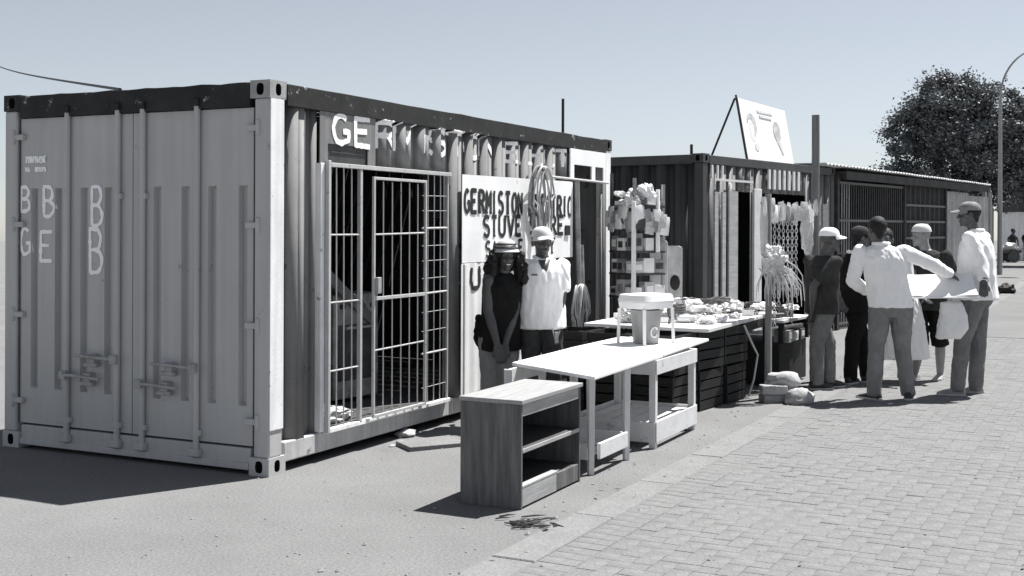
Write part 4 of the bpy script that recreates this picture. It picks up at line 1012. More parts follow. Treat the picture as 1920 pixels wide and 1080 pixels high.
# bunch of strips hung on the post
hb = thing('hanging_bunch', 'bunch of white plastic and loose strands tied on the thin post', 'bundle', PB + Vector((-.06, -.07, 1.32)))
crumple((0, 0, 0), (.15, .10, .14), 340, 4, .5).build('plastic_core', 'foil', hb, ang=25)
rnd = random.Random(4)
for k in range(46):
    a = rnd.uniform(0, 2*PI); L = rnd.uniform(.18, .40); dx = rnd.gauss(.03, .07); dy = rnd.gauss(-.07, .09)
    mb = MB(); s0 = Vector((rnd.gauss(0, .06), rnd.gauss(0, .04), rnd.uniform(-.1, .06))); pts = [s0, s0+Vector((dx*.6, dy*.6, -L*.25)), s0+Vector((dx*.95, dy*.95, -L*.6)), s0+Vector((dx, dy, -L))]
    mb.tube(pts, [.008, .007, .006, .004], 5); mb.build('strand', ['foil', 'plastic_mid'][k % 2], hb)
s3 = MB(); s3.loft([((0,0,0), (1,0,0), (0,1,0), .05, .03), ((.0,0,.3), (1,0,0), (0,1,0), .06, .04), ((0,0,.55), (1,0,0), (0,1,0), .03, .03)], 12); tag(s3.build('plastic_tube_bundle', 'foil', loc=PB+Vector((-.05, .03, 1.38))), 'upright shiny bundle tied to the post top', 'bundle')
# tangle below table beside the post
mb = MB(); mb.tube([(0,0,.72), (.12,-.04,.55), (.30,-.05,.42), (.16,-.05,.2), (.1,-.02,.05)], .010, 6); tag(mb.build('bent_rod', 'plastic_mid', loc=(4.72, -1.86, 0)), 'thin bent pale rod leaning by the goods table', 'rod')
# stones round the foot of the post
def stone(lb, x, y, z, r, seed, mm, rot=0): return tag(crumple((0,0,0), r, seed, 3, .28, 1.3, True).build('foot_stone', mm, loc=(x, y, z+r[2]*.52), rz=rot), lb, 'stone', 'stones round the post foot')
mb = MB(); mb.box(-.12, .12, -.07, .07, 0, .075); tag(mb.build('brick', 'stone_b', loc=(4.86, -2.10, 0), rz=-.9, bevel=.008), 'lower dark brick at the foot of the thin post', 'brick')
mb = MB(); mb.box(-.12, .12, -.065, .065, 0, .085); tag(mb.build('brick', 'stone', loc=(4.86, -2.10, .0765), rz=-1.05, bevel=.008), 'upper pale brick at the foot of the thin post', 'brick')
stone('long pale stone tilted on top of the pile at the post', 4.98, -2.17, .15, (.10, .17, .085), 2.2, 'stone', .5)
stone('rounded pale stone right of the bricks at the post', 4.86, -2.34, 0, (.15, .11, .10), 5.1, 'stone', -.4)
stone('small grey stone behind the bricks at the post', 5.16, -2.12, 0, (.12, .1, .09), 7.7, 'stone_b', 1)
stone('flat stone at the right end of the pile near the shoes', 5.25, -2.30, 0, (.15, .09, .05), 9.2, 'stone', .2)
stone('grey stone wedged under the tilted one', 5.0, -2.20, 0, (.13, .12, .12), 3.9, 'stone_b', .2)

# twigs and leaves
tw = thing('dry_twigs', 'dark dry twigs and leaves lying on the sand before the bookcase', 'twigs', (-.42, -1.98, .0))
rnd = random.Random(12)
for k in range(30):
    a = rnd.gauss(-1.0, .5); L = rnd.uniform(.04, .16); x, y = rnd.gauss(0, .05)+k*.003, rnd.gauss(0, .10)-.0*k; z = rnd.uniform(.003, .010)
    mb = MB(); mb.tube([(x, y, z), (x+L*.5*math.cos(a), y+L*.5*math.sin(a), z+.008), (x+L*math.cos(a+.3), y+L*math.sin(a+.3), z)], [.004, .006, .002], 5); mb.build('twig', 'twig', tw)
lt = MB(); 
for k in range(150):
    x = rnd.uniform(-2, 10); y = rnd.uniform(-5.5, -1.9)
    if k % 3 == 0: y = kerb_y(x)+rnd.gauss(0, .2)
    if -0.2 < x < 3.2 and y > -1.95: continue
    a = rnd.uniform(0, PI); s = rnd.uniform(.008, .03); u = Vector((math.cos(a), math.sin(a), 0))*s; w = Vector((-math.sin(a), math.cos(a), .3))*s*.35
    p = Vector((x, y, .022)); lt.add([p-u, p-w*.8, p+u, p+w], [(0,1,2,3)])
o = lt.build('leaf_litter', 'twig', smooth=False); tag(o, 'scattered dry leaf scraps on the sand and pavers', 'leaf litter'); stuff(o)
gp = MB()
for k in range(900):
    x = rnd.uniform(-4.5, 9); y = rnd.uniform(-4.5, .1) if k % 4 else rnd.gauss(-2.0, .4)
    if x > 0 and y > -.05 or (x < .1 and y > 0 and x > -.05): continue
    r = rnd.uniform(.003, .009) if k % 12 else rnd.uniform(.010, .02); a = rnd.uniform(0, 6); z = .004
    gp.add([(x+r*math.cos(a+i*PI/2)*(1.3 if i % 2 else 1), y+r*math.sin(a+i*PI/2), z) for i in range(4)] + [(x+r*.3, y, z+r*.9)], [(0,1,4), (1,2,4), (2,3,4), (3,0,4)])
o = gp.build('grit', 'stone_b', smooth=False); tag(o, 'fine grit and pebbles strewn over the sand', 'grit'); stuff(o)
mb = crumple((0,0,0), (.22, .2, .16), 12, 3, .35, 2, True); tag(mb.build('rubbish_bag', 'black_paint', loc=(26.1, -2.74, .10)), 'small black rubbish bag lying far off on the kerb', 'bag')

# ================================================================== PEOPLE
def remesh(mb, voxel, it=6, fac=.5):
    me = bpy.data.meshes.new('tmp'); me.from_pydata(mb.v, [], mb.f)
    bm = bmesh.new(); bm.from_mesh(me); bmesh.ops.recalc_face_normals(bm, faces=bm.faces); bm.to_mesh(me); bm.free()
    ob = bpy.data.objects.new('tmp', me); COL.objects.link(ob)
    r = ob.modifiers.new('r', 'REMESH'); r.mode = 'VOXEL'; r.voxel_size = voxel; r.adaptivity = 0
    if it: s = ob.modifiers.new('s', 'SMOOTH'); s.iterations = it; s.factor = fac
    dg = bpy.context.evaluated_depsgraph_get(); dg.update()
    out = bpy.data.meshes.new_from_object(ob.evaluated_get(dg), depsgraph=dg)
    bpy.data.objects.remove(ob); bpy.data.meshes.remove(me)
    return out
def grow(name, mb, mm, parent, voxel=.009, it=5, wrinkle=0, wf=(9, 9, 16), seed=0):
    me = remesh(mb, voxel, it); me.name = name
    if wrinkle:
        nr = [v.normal.copy() for v in me.vertices]
        for v, n in zip(me.vertices, nr):
            c = v.co; wv = .06*noise.noise(c*3.1+Vector((seed, 0, 0))); q = Vector(((c.x+wv+c.z*.12)*wf[0]+seed, (c.y+wv)*wf[1], (c.z+wv*.8)*wf[2]))
            h = (.5-abs(noise.noise(q)))*1.3 + .7*(.4-abs(noise.noise(q*1.9+Vector((4,c.x*6,0)))))*1.3 + .4*noise.noise(q*3.7)
            v.co = c + n*h*wrinkle
    me.materials.clear(); me.materials.append(MATS[mm])
    me.polygons.foreach_set('use_smooth', [True]*len(me.polygons)); me.update()
    o = bpy.data.objects.new(name, me); COL.objects.link(o); o.parent = parent
    return o
def fv(phi): return Vector((math.sin(R_(phi)), math.cos(R_(phi)), 0))
def sv(phi): return Vector((math.cos(R_(phi)), -math.sin(R_(phi)), 0))   # the person's own right
def hand(mb, w, d, pn, side, curl=.5, sc=1.0):
    """palm and five unequal, bent fingers; d wrist->knuckles, pn palm normal, side +1: thumb on +cross"""
    d = Vector(d).normalized(); pn = Vector(pn); pn = (pn - d*pn.dot(d)).normalized(); s = d.cross(pn)*side
    w = Vector(w)
    for k in range(4):
        o = (k-1.5)*.021*sc; mb.cap(w + s*o*.7 + d*.01, w + s*o + d*.085*sc, .015*sc, .0125*sc, 8)
        L = (.070, .080, .076, .060)[k]*sc; b = w + s*o*1.12 + d*.088*sc; a1 = R_(70*curl); a2 = R_(140*curl)
        m1 = b + (d*math.cos(a1) + pn*math.sin(a1))*L*.55; e = m1 + (d*math.cos(a2) + pn*math.sin(a2))*L*.5
        mb.cap(b, m1, .0105*sc, .0095*sc, 7); mb.cap(m1, e, .0095*sc, .008*sc, 7)
    tb = w - s*.028*sc + d*.03*sc; tm = tb + (-s*.6 + d*.8 + pn*.45).normalized()*.042*sc; te = tm + (d*.9 + pn*.5 - s*.15).normalized()*.032*sc
    mb.cap(w + d*.015, tb, .017*sc, .015*sc, 8); mb.cap(tb, tm, .014*sc, .0115*sc, 7); mb.cap(tm, te, .011*sc, .009*sc, 7)
def person(name, label, base, group, H=1.72, pelvis=(0,0,.93), neck=(0,0,1.44), head=(0,0,1.60), fh=0, fs=None, fd=None, sw=.18, hw=.085,
           armL=None, armR=None, legL=None, legR=None, toeL=None, toeR=None, skin='skin_dark', shirt='cloth_white', sleeve='short', hem=-.10,
           trousers='cloth_grey', trouser_to='ankle', shoes='shoe_dark', bulk=1.0, belly=0, curlL=.45, curlR=.45, palmL=None, palmR=None, collar=None, extra=None, leg_r=1.0, shirt_seed=0, tail=.0, wr=.010):
    fs = fh if fs is None else fs; fd = fs if fd is None else fd
    t = thing(name, label, 'person', base, rz=YAW-PI/2, group=group)
    pel, nk, hd = Vector(pelvis), Vector(neck), Vector(head)
    hS, hF, sS, sF = sv(fh), fv(fh), sv(fs), fv(fs); dS, dF = sv(fd), fv(fd)
    shR, shL = nk + sS*sw + Vector((0,0,-.055)), nk - sS*sw + Vector((0,0,-.055))
    hpR, hpL = pel + hS*hw + Vector((0,0,-.03)), pel - hS*hw + Vector((0,0,-.03))
    (eL, wL), (eR, wR) = [tuple(Vector(q) for q in a) for a in (armL, armR)]
    (kL, aL), (kR, aR) = [tuple(Vector(q) for q in a) for a in (legL, legR)]
    toeL = fh if toeL is None else toeL; toeR = fh if toeR is None else toeR
    def sec(f, rx, ry, dz=0, push=0):
        s_ = hS.lerp(sS, max(0, min(1, f))).normalized(); F_ = hF.lerp(sF, max(0, min(1, f))).normalized()
        return (pel.lerp(nk, f) + Vector((0,0,dz)) + F_*push, s_, F_, rx*bulk, ry*bulk)
    b = MB()
    b.loft([sec(-.18,.10,.08), sec(-.08,.155,.105), sec(.05,.165,.115), sec(.3,.14,.10+belly*.5), sec(.55,.155,.112), sec(.78,.17,.108), sec(.92,.135,.08), sec(1.0,.06,.055)])
    b.cap(nk+Vector((0,0,-.06)), hd+Vector((0,0,-.05))-dF*.012, .058, .052)
    for sh, e, w in ((shL, eL, wL), (shR, eR, wR)):
        b.cap(sh, e, .052, .041); b.cap(e, e.lerp(w, .35), .041, .042); b.cap(e.lerp(w, .35), w, .042, .027)
    for w, e, pn, sd, cu in ((wL, eL, palmL, -1, curlL), (wR, eR, palmR, 1, curlR)):
        hand(b, w, (w-e).normalized()*.8 + Vector((0,0,-.2)), pn or (hS*(1 if sd < 0 else -1)), sd, cu)
    for hp, k, a, ph in ((hpL, kL, aL, toeL), (hpR, kR, aR, toeR)):
        b.cap(hp, k, .080*leg_r, .053); b.cap(k, k.lerp(a, .35), .053, .055); b.cap(k.lerp(a, .35), a, .055, .036)
        b.cap(a+Vector((0,0,-.035)), a+fv(ph)*.13+Vector((0,0,-.055)), .035, .028)
    MR = Matrix((dS, dF, Up)).transposed()
    b.ell(hd+Vector((0,0,.028))-dF*.008, (.075,.095,.095), MR, 18, 12); b.ell(hd+dF*.018+Vector((0,0,-.04)), (.060,.070,.082), MR, 18, 12)
    b.cap(hd+dF*.083+Vector((0,0,.005)), hd+dF*.105+Vector((0,0,-.028)), .010, .016, 8); b.cap(hd+dF*.072+dS*.03+Vector((0,0,-.035)), hd+dF*.072-dS*.03+Vector((0,0,-.035)), .02, .02, 8)
    b.cap(hd+dF*.080+dS*.03+Vector((0,0,.022)), hd+dF*.080-dS*.03+Vector((0,0,.022)), .013, .013, 8); b.ell(hd+dF*.068+Vector((0,0,-.10)), (.026,.022,.020), MR)
    b.cap(hd+dF*.085+dS*.020+Vector((0,0,-.068)), hd+dF*.085-dS*.020+Vector((0,0,-.068)), .010, .010, 8)
    for s_ in (-1, 1): b.ell(hd+dS*s_*.077+Vector((0,0,-.010))-dF*.008, (.013,.024,.034), MR)
    body = grow('body', b, skin, t, .0075, 3)
    for s_ in (-1, 1):
        e = MB(); c = hd+dS*s_*.030+dF*.0785+Vector((0,0,.002)); e.ell(c, (.011,.008,.005), MR); eo = e.build('eye', 'eye_white', t)
        e = MB(); e.ell(c+dF*.006, (.005,.003,.005), MR); e.build('iris', 'pupil', eo)
    m_ = MB(); m_.ell(hd+dF*.092+Vector((0,0,-.069)), (.023,.009,.005), MR); m_.build('mouth', 'lip', t)
    # shirt
    if shirt:
        s = MB(); inf = .022
        ss = [sec(.0, .175+inf+tail, .125+inf+belly+tail, hem), sec(.12,.172+inf+tail*.6,.122+inf+belly), sec(.35,.162+inf,.118+inf+belly), sec(.58,.168+inf,.122+inf+belly*.4), sec(.78,.185+inf*.7,.116+inf*.7), sec(.91,.15+inf*.4,.088+inf*.4), sec(.99,.075,.068)]
        s.loft(ss, 24)
        for sh, e, w in ((shL, eL, wL), (shR, eR, wR)):
            if sleeve == 'none': continue
            s.cap(sh-Vector((0,0,.008)), sh.lerp(e, .3), .064, .064)
            if sleeve == 'short': s.tube([sh, sh.lerp(e, .5), sh.lerp(e, .82)], [.063, .068, .070], 14)
            elif sleeve == 'elbow': s.tube([sh, sh.lerp(e, .6), sh.lerp(e, 1.0)], [.063, .068, .068], 14)
            else:
                s.tube([sh, sh.lerp(e, .6), e], [.063, .062, .058], 14); s.cap(e, e, .06, .06); s.tube([e, e.lerp(w, .5), e.lerp(w, .94)], [.060, .055, .045], 14)
        o = grow('shirt', s, shirt, t, .009, 2, wr*.8, (9, 9, 3.6), shirt_seed)
        if collar:
            c_ = MB(); pts = [nk + Vector((0,0,.012)) + (sS*math.cos(a)*.072 + sF*math.sin(a)*.068) + Vector((0,0,-.03*max(0, math.sin(a))**2)) for a in [2*PI*i/20 for i in range(21)]]
            c_.tube(pts, .017, 8); c_.build('collar', collar, t)
    # trousers
    if trousers:
        p = MB(); inf = .018
        p.loft([sec(-.16,.13,.10), sec(-.06,.170+inf*.5,.118+inf), sec(.06,.168+inf*.4,.118+inf*.6), sec(.16,.158+inf*.4,.110+inf*.6)], 24)
        to = {'ankle': 1.0, 'knee': -1, 'calf': .45}[trouser_to]
        for hp, k, a in ((hpL, kL, aL), (hpR, kR, aR)):
            p.cap(hp, k, .098*leg_r, .075)
            if to > 0: p.cap(k, k, .075, .075); p.tube([k, k.lerp(a, .5*to), k.lerp(a, to) + Vector((0,0,-.03 if to == 1 else 0))], [.075, .070, .064], 14)
            else: p.tube([hp.lerp(k, .6), k+Vector((0,0,-.04))], [.09, .088], 14)
        grow('trousers', p, trousers, t, .009, 3, .009, (10, 10, 4.5), 3+shirt_seed)
    # shoes
    for a, ph in ((aL, toeL), (aR, toeR)):
        f = fv(ph); sd_ = sv(ph); c = Vector((a.x, a.y, a.z-.085)); sM = MB()
        sM.loft([(c - f*.075 + Vector((0,0,.045)), sd_, Up, .022, .03), (c - f*.06 + Vector((0,0,.05)), sd_, Up, .036, .045), (c + Vector((0,0,.05)), sd_, Up, .040, .046), (c + f*.07 + Vector((0,0,.042)), sd_, Up, .045, .036), (c + f*.14 + Vector((0,0,.034)), sd_, Up, .044, .026), (c + f*.185 + Vector((0,0,.028)), sd_, Up, .024, .016)], 16, p=2.5)
        so_ = sM.build('shoe', shoes, t)
        sM = MB(); pl = [(-.08,.025),(-.03,.041),(.07,.047),(.14,.046),(.19,.02),(.19,-.02),(.14,-.046),(.07,-.047),(-.03,-.041),(-.08,-.025)]
        M4 = Matrix((tuple(f)+(c.x,), tuple(sd_)+(c.y,), (0,0,1,0), (0,0,0,1))); sM.prism(pl, max(0.004, c.z-.0), max(.004, c.z)+.016, M4); sM.build('sole', 'sole', so_)
    if extra: extra(t, hd, dS, dF, MR)
    return t
def cap_hat(mm, brim=True, back=False, flop=False, tall=.0, tilt=0):
    def f(t, hd, dS, dF, MR):
        m_ = MB(); c = hd + Vector((0,0,.040)) - dF*.006; n = 20; rings = []
        for i in range(7):
            th = R_(90*i/6.3); rr = math.cos(th); rings.append((c + Vector((0,0,(.088+tall)*math.sin(th))), dS, dF, .087*rr**.7 if rr > 0 else 0, .108*rr**.7))
        m_.loft(rings, n); crown = m_.build('cap', mm, t)
        if brim:
            m_ = MB(); vs = []; nn = 13; g_ = -1 if back else 1
            for j in range(2):
                for i in range(nn):
                    a = R_(-75+150*i/(nn-1)); rx = .088 + .014*j*math.cos(a); ry = .100 + .085*j*max(0, math.cos(a))**.6
                    vs.append(c + dS*rx*math.sin(a) + dF*g_*ry*math.cos(a) + Vector((0,0,.004-.022*j - .018*abs(math.sin(a))*j)))
            k = len(vs); vs += [v+Vector((0,0,.006)) for v in vs]
            fs = [(i, i+1, nn+i+1, nn+i) for i in range(nn-1)] + [(k+i, k+nn+i, k+nn+i+1, k+i+1) for i in range(nn-1)] + [(nn+i, nn+i+1, k+nn+i+1, k+nn+i) for i in range(nn-1)] + [(0, nn, k+nn, k), (nn-1, k+nn-1, k+2*nn-1, 2*nn-1)]
            m_.add(vs, fs); m_.build('peak', mm, crown)
    return f
def short_hair(mm='hair', scale=1.0):
    def f(t, hd, dS, dF, MR):
        m_ = MB(); c = hd + Vector((0,0,.036)) - dF*.016; m_.ell(c, (.081*scale,.098*scale,.094*scale), MR, 20, 14); m_.cap(hd-dF*.05+Vector((0,0,.01)), hd-dF*.055+Vector((0,0,-.055)), .05, .035)
        grow('hair', m_, mm, t, .009, 3, .003, (60, 60, 60))
    return f
def both(*fs):
    def f(*a):
        for g_ in fs: g_(*a)
    return f
def J(u0, v0, s):
    return lambda u, v, d=0: ((u-u0)/s, d, (v0-v)/s)

GR = 'people gathered round the white sheet'
# man in white cap, facing right
B = at(12.15, (1545-960)/2247*12.15); j = J(1545, 729, 185)
person('person', 'man in white cap and charcoal T-shirt standing by the timber pole', B, GR, pelvis=j(1541,575), neck=j(1543,478), head=j(1556,449), fh=68, fs=55, fd=80, sw=.17,
       armL=(j(1567,528,.12), j(1585,562,.20)), armR=(j(1519,534,-.15), j(1521,582,-.08)), legL=(j(1556,642,.07), j(1559,712,.08)), legR=(j(1530,642,-.06), j(1529,713,-.06)), toeL=70, toeR=75,
       shirt='cloth_charcoal', sleeve='short', trousers='cloth_midgrey', shoes='shoe_dark', extra=cap_hat('cloth_white'), hem=-.06, leg_r=.95)
# person in black
B = at(12.6, (1606-960)/2247*12.6); j = J(1606, 722, 178)
person('person', 'person dressed all in black half hidden behind the white shirted man', B, GR, pelvis=j(1608,570), neck=j(1603,478), head=j(1613,450), fh=60, fs=60, fd=75, sw=.18,
       armL=(j(1640,530,.15), j(1655,545,.3)), armR=(j(1586,530,-.12), j(1602,560,.02)), legL=(j(1622,640,.08), j(1632,708,.1)), legR=(j(1597,640,-.05), j(1592,708,-.06)), toeL=50, toeR=40,
       shirt='cloth_black', sleeve='long', trousers='cloth_black', skin='skin_mid', shoes='shoe_dark', collar='cloth_white', extra=both(short_hair(), cap_hat('cloth_charcoal')), leg_r=.95)
# person in the white coat behind
B = at(12.75, (1672-960)/2247*12.75); j = J(1672, 718, 176)
wc = person('person', 'person in a white knee length coat hidden behind the white shirted man', B, GR, pelvis=j(1675,565), neck=j(1668,478), head=j(1660,452), fh=185, fs=185, fd=200, sw=.17,
       armL=(j(1700,525,-.05), j(1712,545,-.2)), armR=(j(1642,525,-.05), j(1655,552,-.15)), legL=(j(1700,640,-.02), j(1695,706,0)), legR=(j(1637,640,-.02), j(1634,706,0)), toeL=190, toeR=170,
       shirt='cloth_offwhite', sleeve='long', hem=-.12, trousers='cloth_darkgrey', skin='skin_mid', extra=short_hair(), leg_r=.85)
m_ = MB(); q = [Vector(j(1683, v)) for v in (560, 610, 672)]
m_.loft([(q[0], (1,0,0), (0,1,0), .21, .17), (q[1], (1,0,0), (0,1,0), .28, .21), (q[2], (1,0,0), (0,1,0), .335, .235)], 24)
grow('coat_skirt', m_, 'cloth_offwhite', wc, .014, 5, .014, (11, 11, 1.5))
# dark T-shirt, pale cap, behind the box
B = at(12.95, (1742-960)/2247*12.95); j = J(1742, 717, 173.5)
person('person', 'person in pale cap, dark T-shirt and dark shorts behind the white sheet', B, GR, pelvis=j(1738,568), neck=j(1740,474), head=j(1727,447), fh=215, fs=225, fd=262, sw=.20,
       armL=(j(1780,520,-.1), j(1770,552,-.25)), armR=(j(1706,520,-.10), j(1715,552,-.25)), legL=(j(1762,645,-.03), j(1765,707,.02)), legR=(j(1724,645,-.05), j(1716,707,0)), toeL=215, toeR=225,
       shirt='cloth_charcoal', sleeve='short', trousers='cloth_black', trouser_to='knee', skin='skin_light', shoes='shoe_pale', extra=cap_hat('cloth_pale', brim=False), bulk=1.08, leg_r=.95)
# white shirt, back to the camera
B = at(11.4, (1668-960)/2247*11.4); j = J(1668, 753, 197)
person('person', 'man in white long sleeved shirt seen from behind reaching over the sheet', B, GR, pelvis=j(1671,578), neck=j(1652,462), head=j(1644,434), fh=8, fs=4, fd=-15, sw=.195, hw=.095,
       armL=(j(1601,530,.04), j(1640,552,.24)), armR=(j(1752,500,.03), j(1797,519,.20)), legL=(j(1646,652,.03), j(1641,740,.02)), legR=(j(1694,652,.03), j(1706,738,.02)), toeL=-40, toeR=25,
       shirt='cloth_white', sleeve='long', hem=.0, trousers='cloth_grey', skin='skin_dark', shoes='shoe_dark', collar='cloth_white', extra=short_hair(), palmR=(0,0,-1), curlR=.6, bulk=1.05, shirt_seed=4, leg_r=1.12, wr=.013)
# white shirt and dark cap at the right
B = at(11.85, (1812-960)/2247*11.85); j = J(1812, 740, 189.5)
def belly_cap(t, *a): cap_hat('cap_grey')(t, *a); short_hair()(t, *a)
pr = person('person', 'tall man in white shirt and dark cap at the right holding the sheet', B, GR, pelvis=j(1832,556), neck=j(1830,436), head=j(1817,404), fh=-62, fs=-50, fd=-75, sw=.20, hw=.09,
       armL=(j(1826,500,-.22), j(1822,527,-.30)), armR=(j(1846,492,.12), j(1830,520,-.10)), legL=(j(1797,640,-.12), j(1786,726,-.14)), legR=(j(1838,642,.04), j(1834,728,.05)), toeL=-75, toeR=-75,
       shirt='cloth_white', sleeve='long', hem=-.03, trousers='cloth_midgrey', skin='skin_dark', shoes='shoe_pale', collar='cloth_white', extra=belly_cap, bulk=1.12, belly=.02, shirt_seed=9, tail=.01, curlL=.5, curlR=.6, palmL=(0,0,-1), palmR=(-.3,0,-1), wr=.013, leg_r=1.08)
m_ = MB(); w0_, w1_ = Vector(j(1822,527,-.30)), Vector(j(1826,500,-.22)); m_.tube([w0_.lerp(w1_, .05), w0_.lerp(w1_, .22)], .050, 14); m_.build('wristwatch', 'shoe_dark', pr)
# the box they hold
BX = at(11.55, (1762-960)/2247*11.55, 1.085)
hb_ = thing('white_sheet', 'large stiff white sheet held flat between the two white shirted men', 'sheet', BX, rz=YAW-PI/2-.04)
m_ = MB(); vs = []; nx_, ny_ = 16, 8
for lay in (0, .008):
    for i in range(nx_+1):
        for k in range(ny_+1):
            u, v = i/nx_-.5, k/ny_-.5
            vs.append((u*.67, v*.20, v*.215 + .012*u - .018*math.sin(PI*(u+.5)) + .006*math.sin(u*9+v*4) + lay + (.012 if v < -.4 else 0)))
n1_ = ny_+1; off = (nx_+1)*n1_
fs = [(i*n1_+k, (i+1)*n1_+k, (i+1)*n1_+k+1, i*n1_+k+1) for i in range(nx_) for k in range(ny_)]
fs += [tuple(off+q for q in reversed(f_)) for f_ in fs]
fs += [(i*n1_, off+i*n1_, off+(i+1)*n1_, (i+1)*n1_) for i in range(nx_)] + [(i*n1_+ny_, (i+1)*n1_+ny_, off+(i+1)*n1_+ny_, off+i*n1_+ny_) for i in range(nx_)]
fs += [(k, k+1, off+k+1, off+k) for k in range(ny_)] + [(nx_*n1_+k, off+nx_*n1_+k, off+nx_*n1_+k+1, nx_*n1_+k+1) for k in range(ny_)]
m_.add(vs, fs); m_.build('board', 'plastic_white', hb_, ang=60)
m_ = MB(); m_.tube([(-.335, -.10, -.118), (.335, -.10, -.106)], .008, 6); m_.build('folded_edge', 'plastic_white', hb_)
# plastic bag hanging below
m_ = MB(); j2 = J(1785, 740, 193); 
m_.loft([(j2(1783,563), (1,0,0), (0,1,0), .10, .05), (j2(1788,585), (1,0,0), (0,1,0), .125, .07), (j2(1787,612), (1,0,0), (0,1,0), .14, .08), (j2(1778,630), (1,0,0), (0,1,0), .11, .06)], 20, p=3)
o = grow('carrier_bag', m_, 'plastic_white', None, .012, 4, .012, (9, 9, 5)); o.location = at(11.62, (1785-960)/2247*11.62); o.rotation_euler.z = YAW-PI/2
tag(o, 'white plastic carrier bag hanging below the white sheet', 'bag')

# the couple before the sign
B = at(9.95, (1014-960)/2247*9.95); j = J(1014, 793, 225)
def strap(t, hd, dS, dF, MR):
    cap_hat('cloth_pale')(t, hd, dS, dF, MR); short_hair()(t, hd, dS, dF, MR)
man = person('person', 'smiling man in white polo shirt and pale cap before the sign', B, 'couple posing at the shop', pelvis=j(1016,595), neck=j(1018,484), head=j(1016,453), fh=178, fs=172, fd=165, sw=.165, hw=.085,
       armL=(j(1054,545,-.02), j(1046,598,-.04)), armR=(j(978,540,.10), j(950,560,.16)), legL=(j(1036,690,-.02), j(1037,774,0)), legR=(j(996,690,-.02), j(994,774,0)), toeL=165, toeR=190,
       shirt='cloth_white', sleeve='elbow', hem=-.08, trousers='cloth_darkgrey', skin='skin_dark', shoes='shoe_dark', collar='cloth_white', extra=strap, bulk=1.0, belly=.015, shirt_seed=2, tail=.005, wr=.012)
m_ = MB(); nk = Vector(j(1018,484)); f = fv(174); s_ = sv(174)
m_.add([nk+f*.098+s_*.05+Vector((0,0,-.01)), nk+f*.098-s_*.05+Vector((0,0,-.01)), nk+f*.142+Vector((0,0,-.15))], [(0,1,2)]); oo = m_.build('open_neck', 'skin_dark', man); solid(oo, .01)
m_ = MB(); m_.cbox(Vector(j(1043, 628, -.17)), (.03, .02, .09)); m_.tube([j(1035,612,-.16), j(1042,640,-.18), j(1049,615,-.16)], .006, 6); m_.build('key_ring', 'plastic_mid', man)
m_ = MB(); m_.cbox(nk+f*.15+s_*.09+Vector((0,0,-.13)), (.05, .006, .012)); m_.build('pocket_badge', 'shoe_dark', man)
B = at(9.85, (938-960)/2247*9.85); j = J(938, 797, 227)
def curls(t, hd, dS, dF, MR):
    m_ = MB(); rr = random.Random(6)
    m_.ell(hd+Vector((0,0,.03))-dF*.02, (.092,.10,.10), MR, 18, 12)
    for s2_ in (-1, 1):
        m_.loft([(hd+dS*s2_*.085-dF*.02+Vector((0,0,.05)), dS, dF, .03, .07), (hd+dS*s2_*.105-dF*.015+Vector((0,0,-.03)), dS, dF, .042, .08), (hd+dS*s2_*.12-dF*.01+Vector((0,0,-.12)), dS, dF, .05, .085), (hd+dS*s2_*.11+Vector((0,0,-.21)), dS, dF, .03, .06)], 14)
    for k in range(130):
        a = rr.uniform(-1, 1)*R_(128); zz = rr.uniform(-.23, .02); r_ = .112+.03*rr.random()+(.03 if zz < -.05 else 0)
        c = hd - dF*math.cos(a)*r_*.95 + dS*math.sin(a)*r_ + Vector((0,0,zz)); m_.ell(c, (.020,.020,.026), None, 8, 6)
    grow('hair', m_, 'hair', t, .008, 1, .006, (50, 50, 50))
    cap_hat('cloth_pale', brim=False, tall=.012)(t, hd, dS, dF, MR)
    c = hd + Vector((0,0,.045)); m_ = MB(); vs = []
    m_.loft([(c+Vector((0,0,-.014)), dS, dF, .110, .135), (c+Vector((0,0,-.008)), dS, dF, .112, .137), (c+Vector((0,0,.014)), dS, dF, .094, .114)], 28); m_.build('hat_brim', 'cloth_pale', t)
    for k, zz in enumerate((.022, .052)):
        m_ = MB(); m_.tube([c+dS*math.cos(a)*(.094-.010*k)+dF*math.sin(a)*(.115-.012*k)+Vector((0,0,zz)) for a in [2*PI*i/24 for i in range(25)]], .008, 6, caps=False); m_.build('hat_band', 'cap_dark', t)
    m_ = MB(); m_.ell(hd+dF*.098+Vector((0,0,-.068)), (.019,.006,.0055), MR); m_.build('teeth', 'teeth', t)
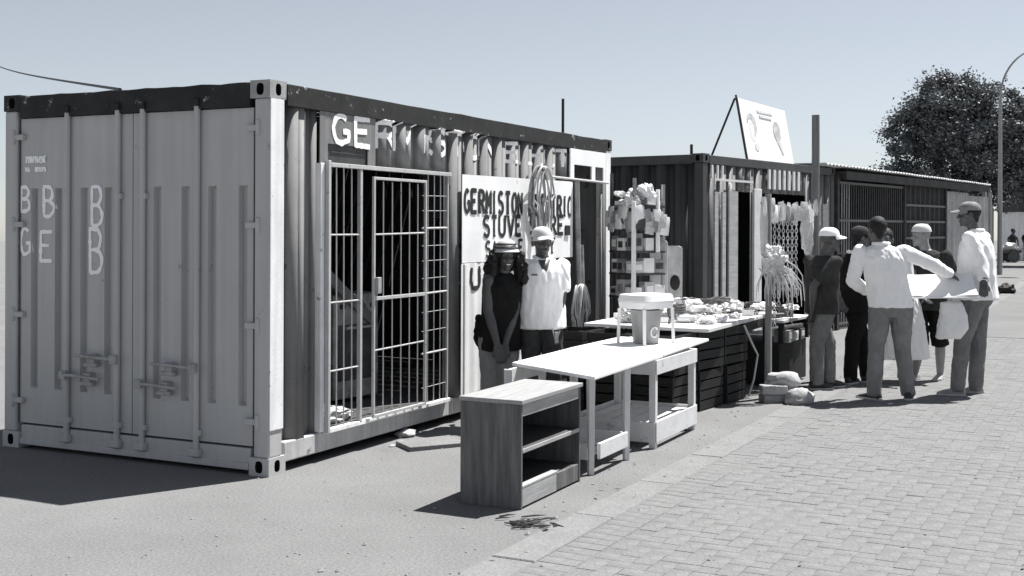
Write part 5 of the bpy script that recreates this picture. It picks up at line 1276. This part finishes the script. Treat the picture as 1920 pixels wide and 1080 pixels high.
wm = person('person', 'smiling woman in striped hat and black top before the sign', B, 'couple posing at the shop', pelvis=j(937,628), neck=j(944,512), head=j(949,480), fh=152, fs=146, fd=168, sw=.145, hw=.08,
       armL=(j(966,578,-.02), j(948,642,-.16)), armR=(j(917,582,-.13), j(934,642,-.20)), legL=(j(952,710,-.02), j(953,778,0)), legR=(j(920,710,-.02), j(917,778,0)), toeL=170, toeR=190,
       shirt='cloth_black', sleeve='none', hem=-.12, trousers='cloth_grey', skin='skin_dark', shoes='shoe_dark', extra=curls, bulk=.88, belly=.015, shirt_seed=6, tail=.008, palmL=(0,1,.2), palmR=(0,1,.2))
m_ = crumple((0,0,0), (.10, .10, .14), 55, 4, .35, 2); o = m_.build('black_jacket', 'cloth_black', wm); o.location = j(912, 622, .06); o['label'] = 'black jacket tied round her waist'
# far people
def far_person(label, dp, rt, shirt, tr, h=1.66, phi=150):
    j = lambda x, z, d=0: (x, d, z*h/1.7)
    person('person', label, at(dp, rt), 'people far down the street', pelvis=j(0,.92), neck=j(0,1.42), head=j(.02,1.57), fh=phi, armL=(j(.24,1.12), j(.22,.9,-.1)), armR=(j(-.24,1.12), j(-.2,.92,-.1)), legL=(j(.1,.5), j(.11,.085)), legR=(j(-.1,.5), j(-.12,.085)), shirt=shirt, trousers=tr, extra=short_hair())
far_person('person in dark shirt farthest left at the end of the street', 58.5, 24.45, 'cloth_charcoal', 'cloth_midgrey', 1.62, 120)
far_person('person in black at the end of the street at the picture edge', 57.5, 24.75, 'cloth_black', 'cloth_black', 1.58, 200)
# hand cart beside them
hc = thing('hand_cart', 'small hand cart with pale load by the far people', 'cart', at(57, 23.75), rz=YAW-PI/2)
m_ = MB(); m_.box(-.45, .35, -.3, .3, .45, .6); m_.build('tray', 'goods_dark', hc); crumple((0,0,0), (.35,.25,.2), 71, 3, .4, 2, True).build('load', 'plastic_mid', hc).location = (-.05, 0, .72)
for y in (-.32, .32): m_ = MB(); m_.tube([(0, y-.03, .28), (0, y+.03, .28)], .28, 18); m_.build('wheel', 'goods_dark', hc)
m_ = MB(); m_.tube([(.35, -.2, .5), (.9, -.2, .8)], .02); m_.tube([(.35, .2, .5), (.9, .2, .8)], .02); m_.tube([(.9, -.22, .8), (.9, .22, .8)], .02); m_.build('handle', 'goods_dark', hc)
m_ = MB(); m_.box(-.42, -.36, -.03, .03, 0, .449); m_.build('prop_leg', 'goods_dark', hc)
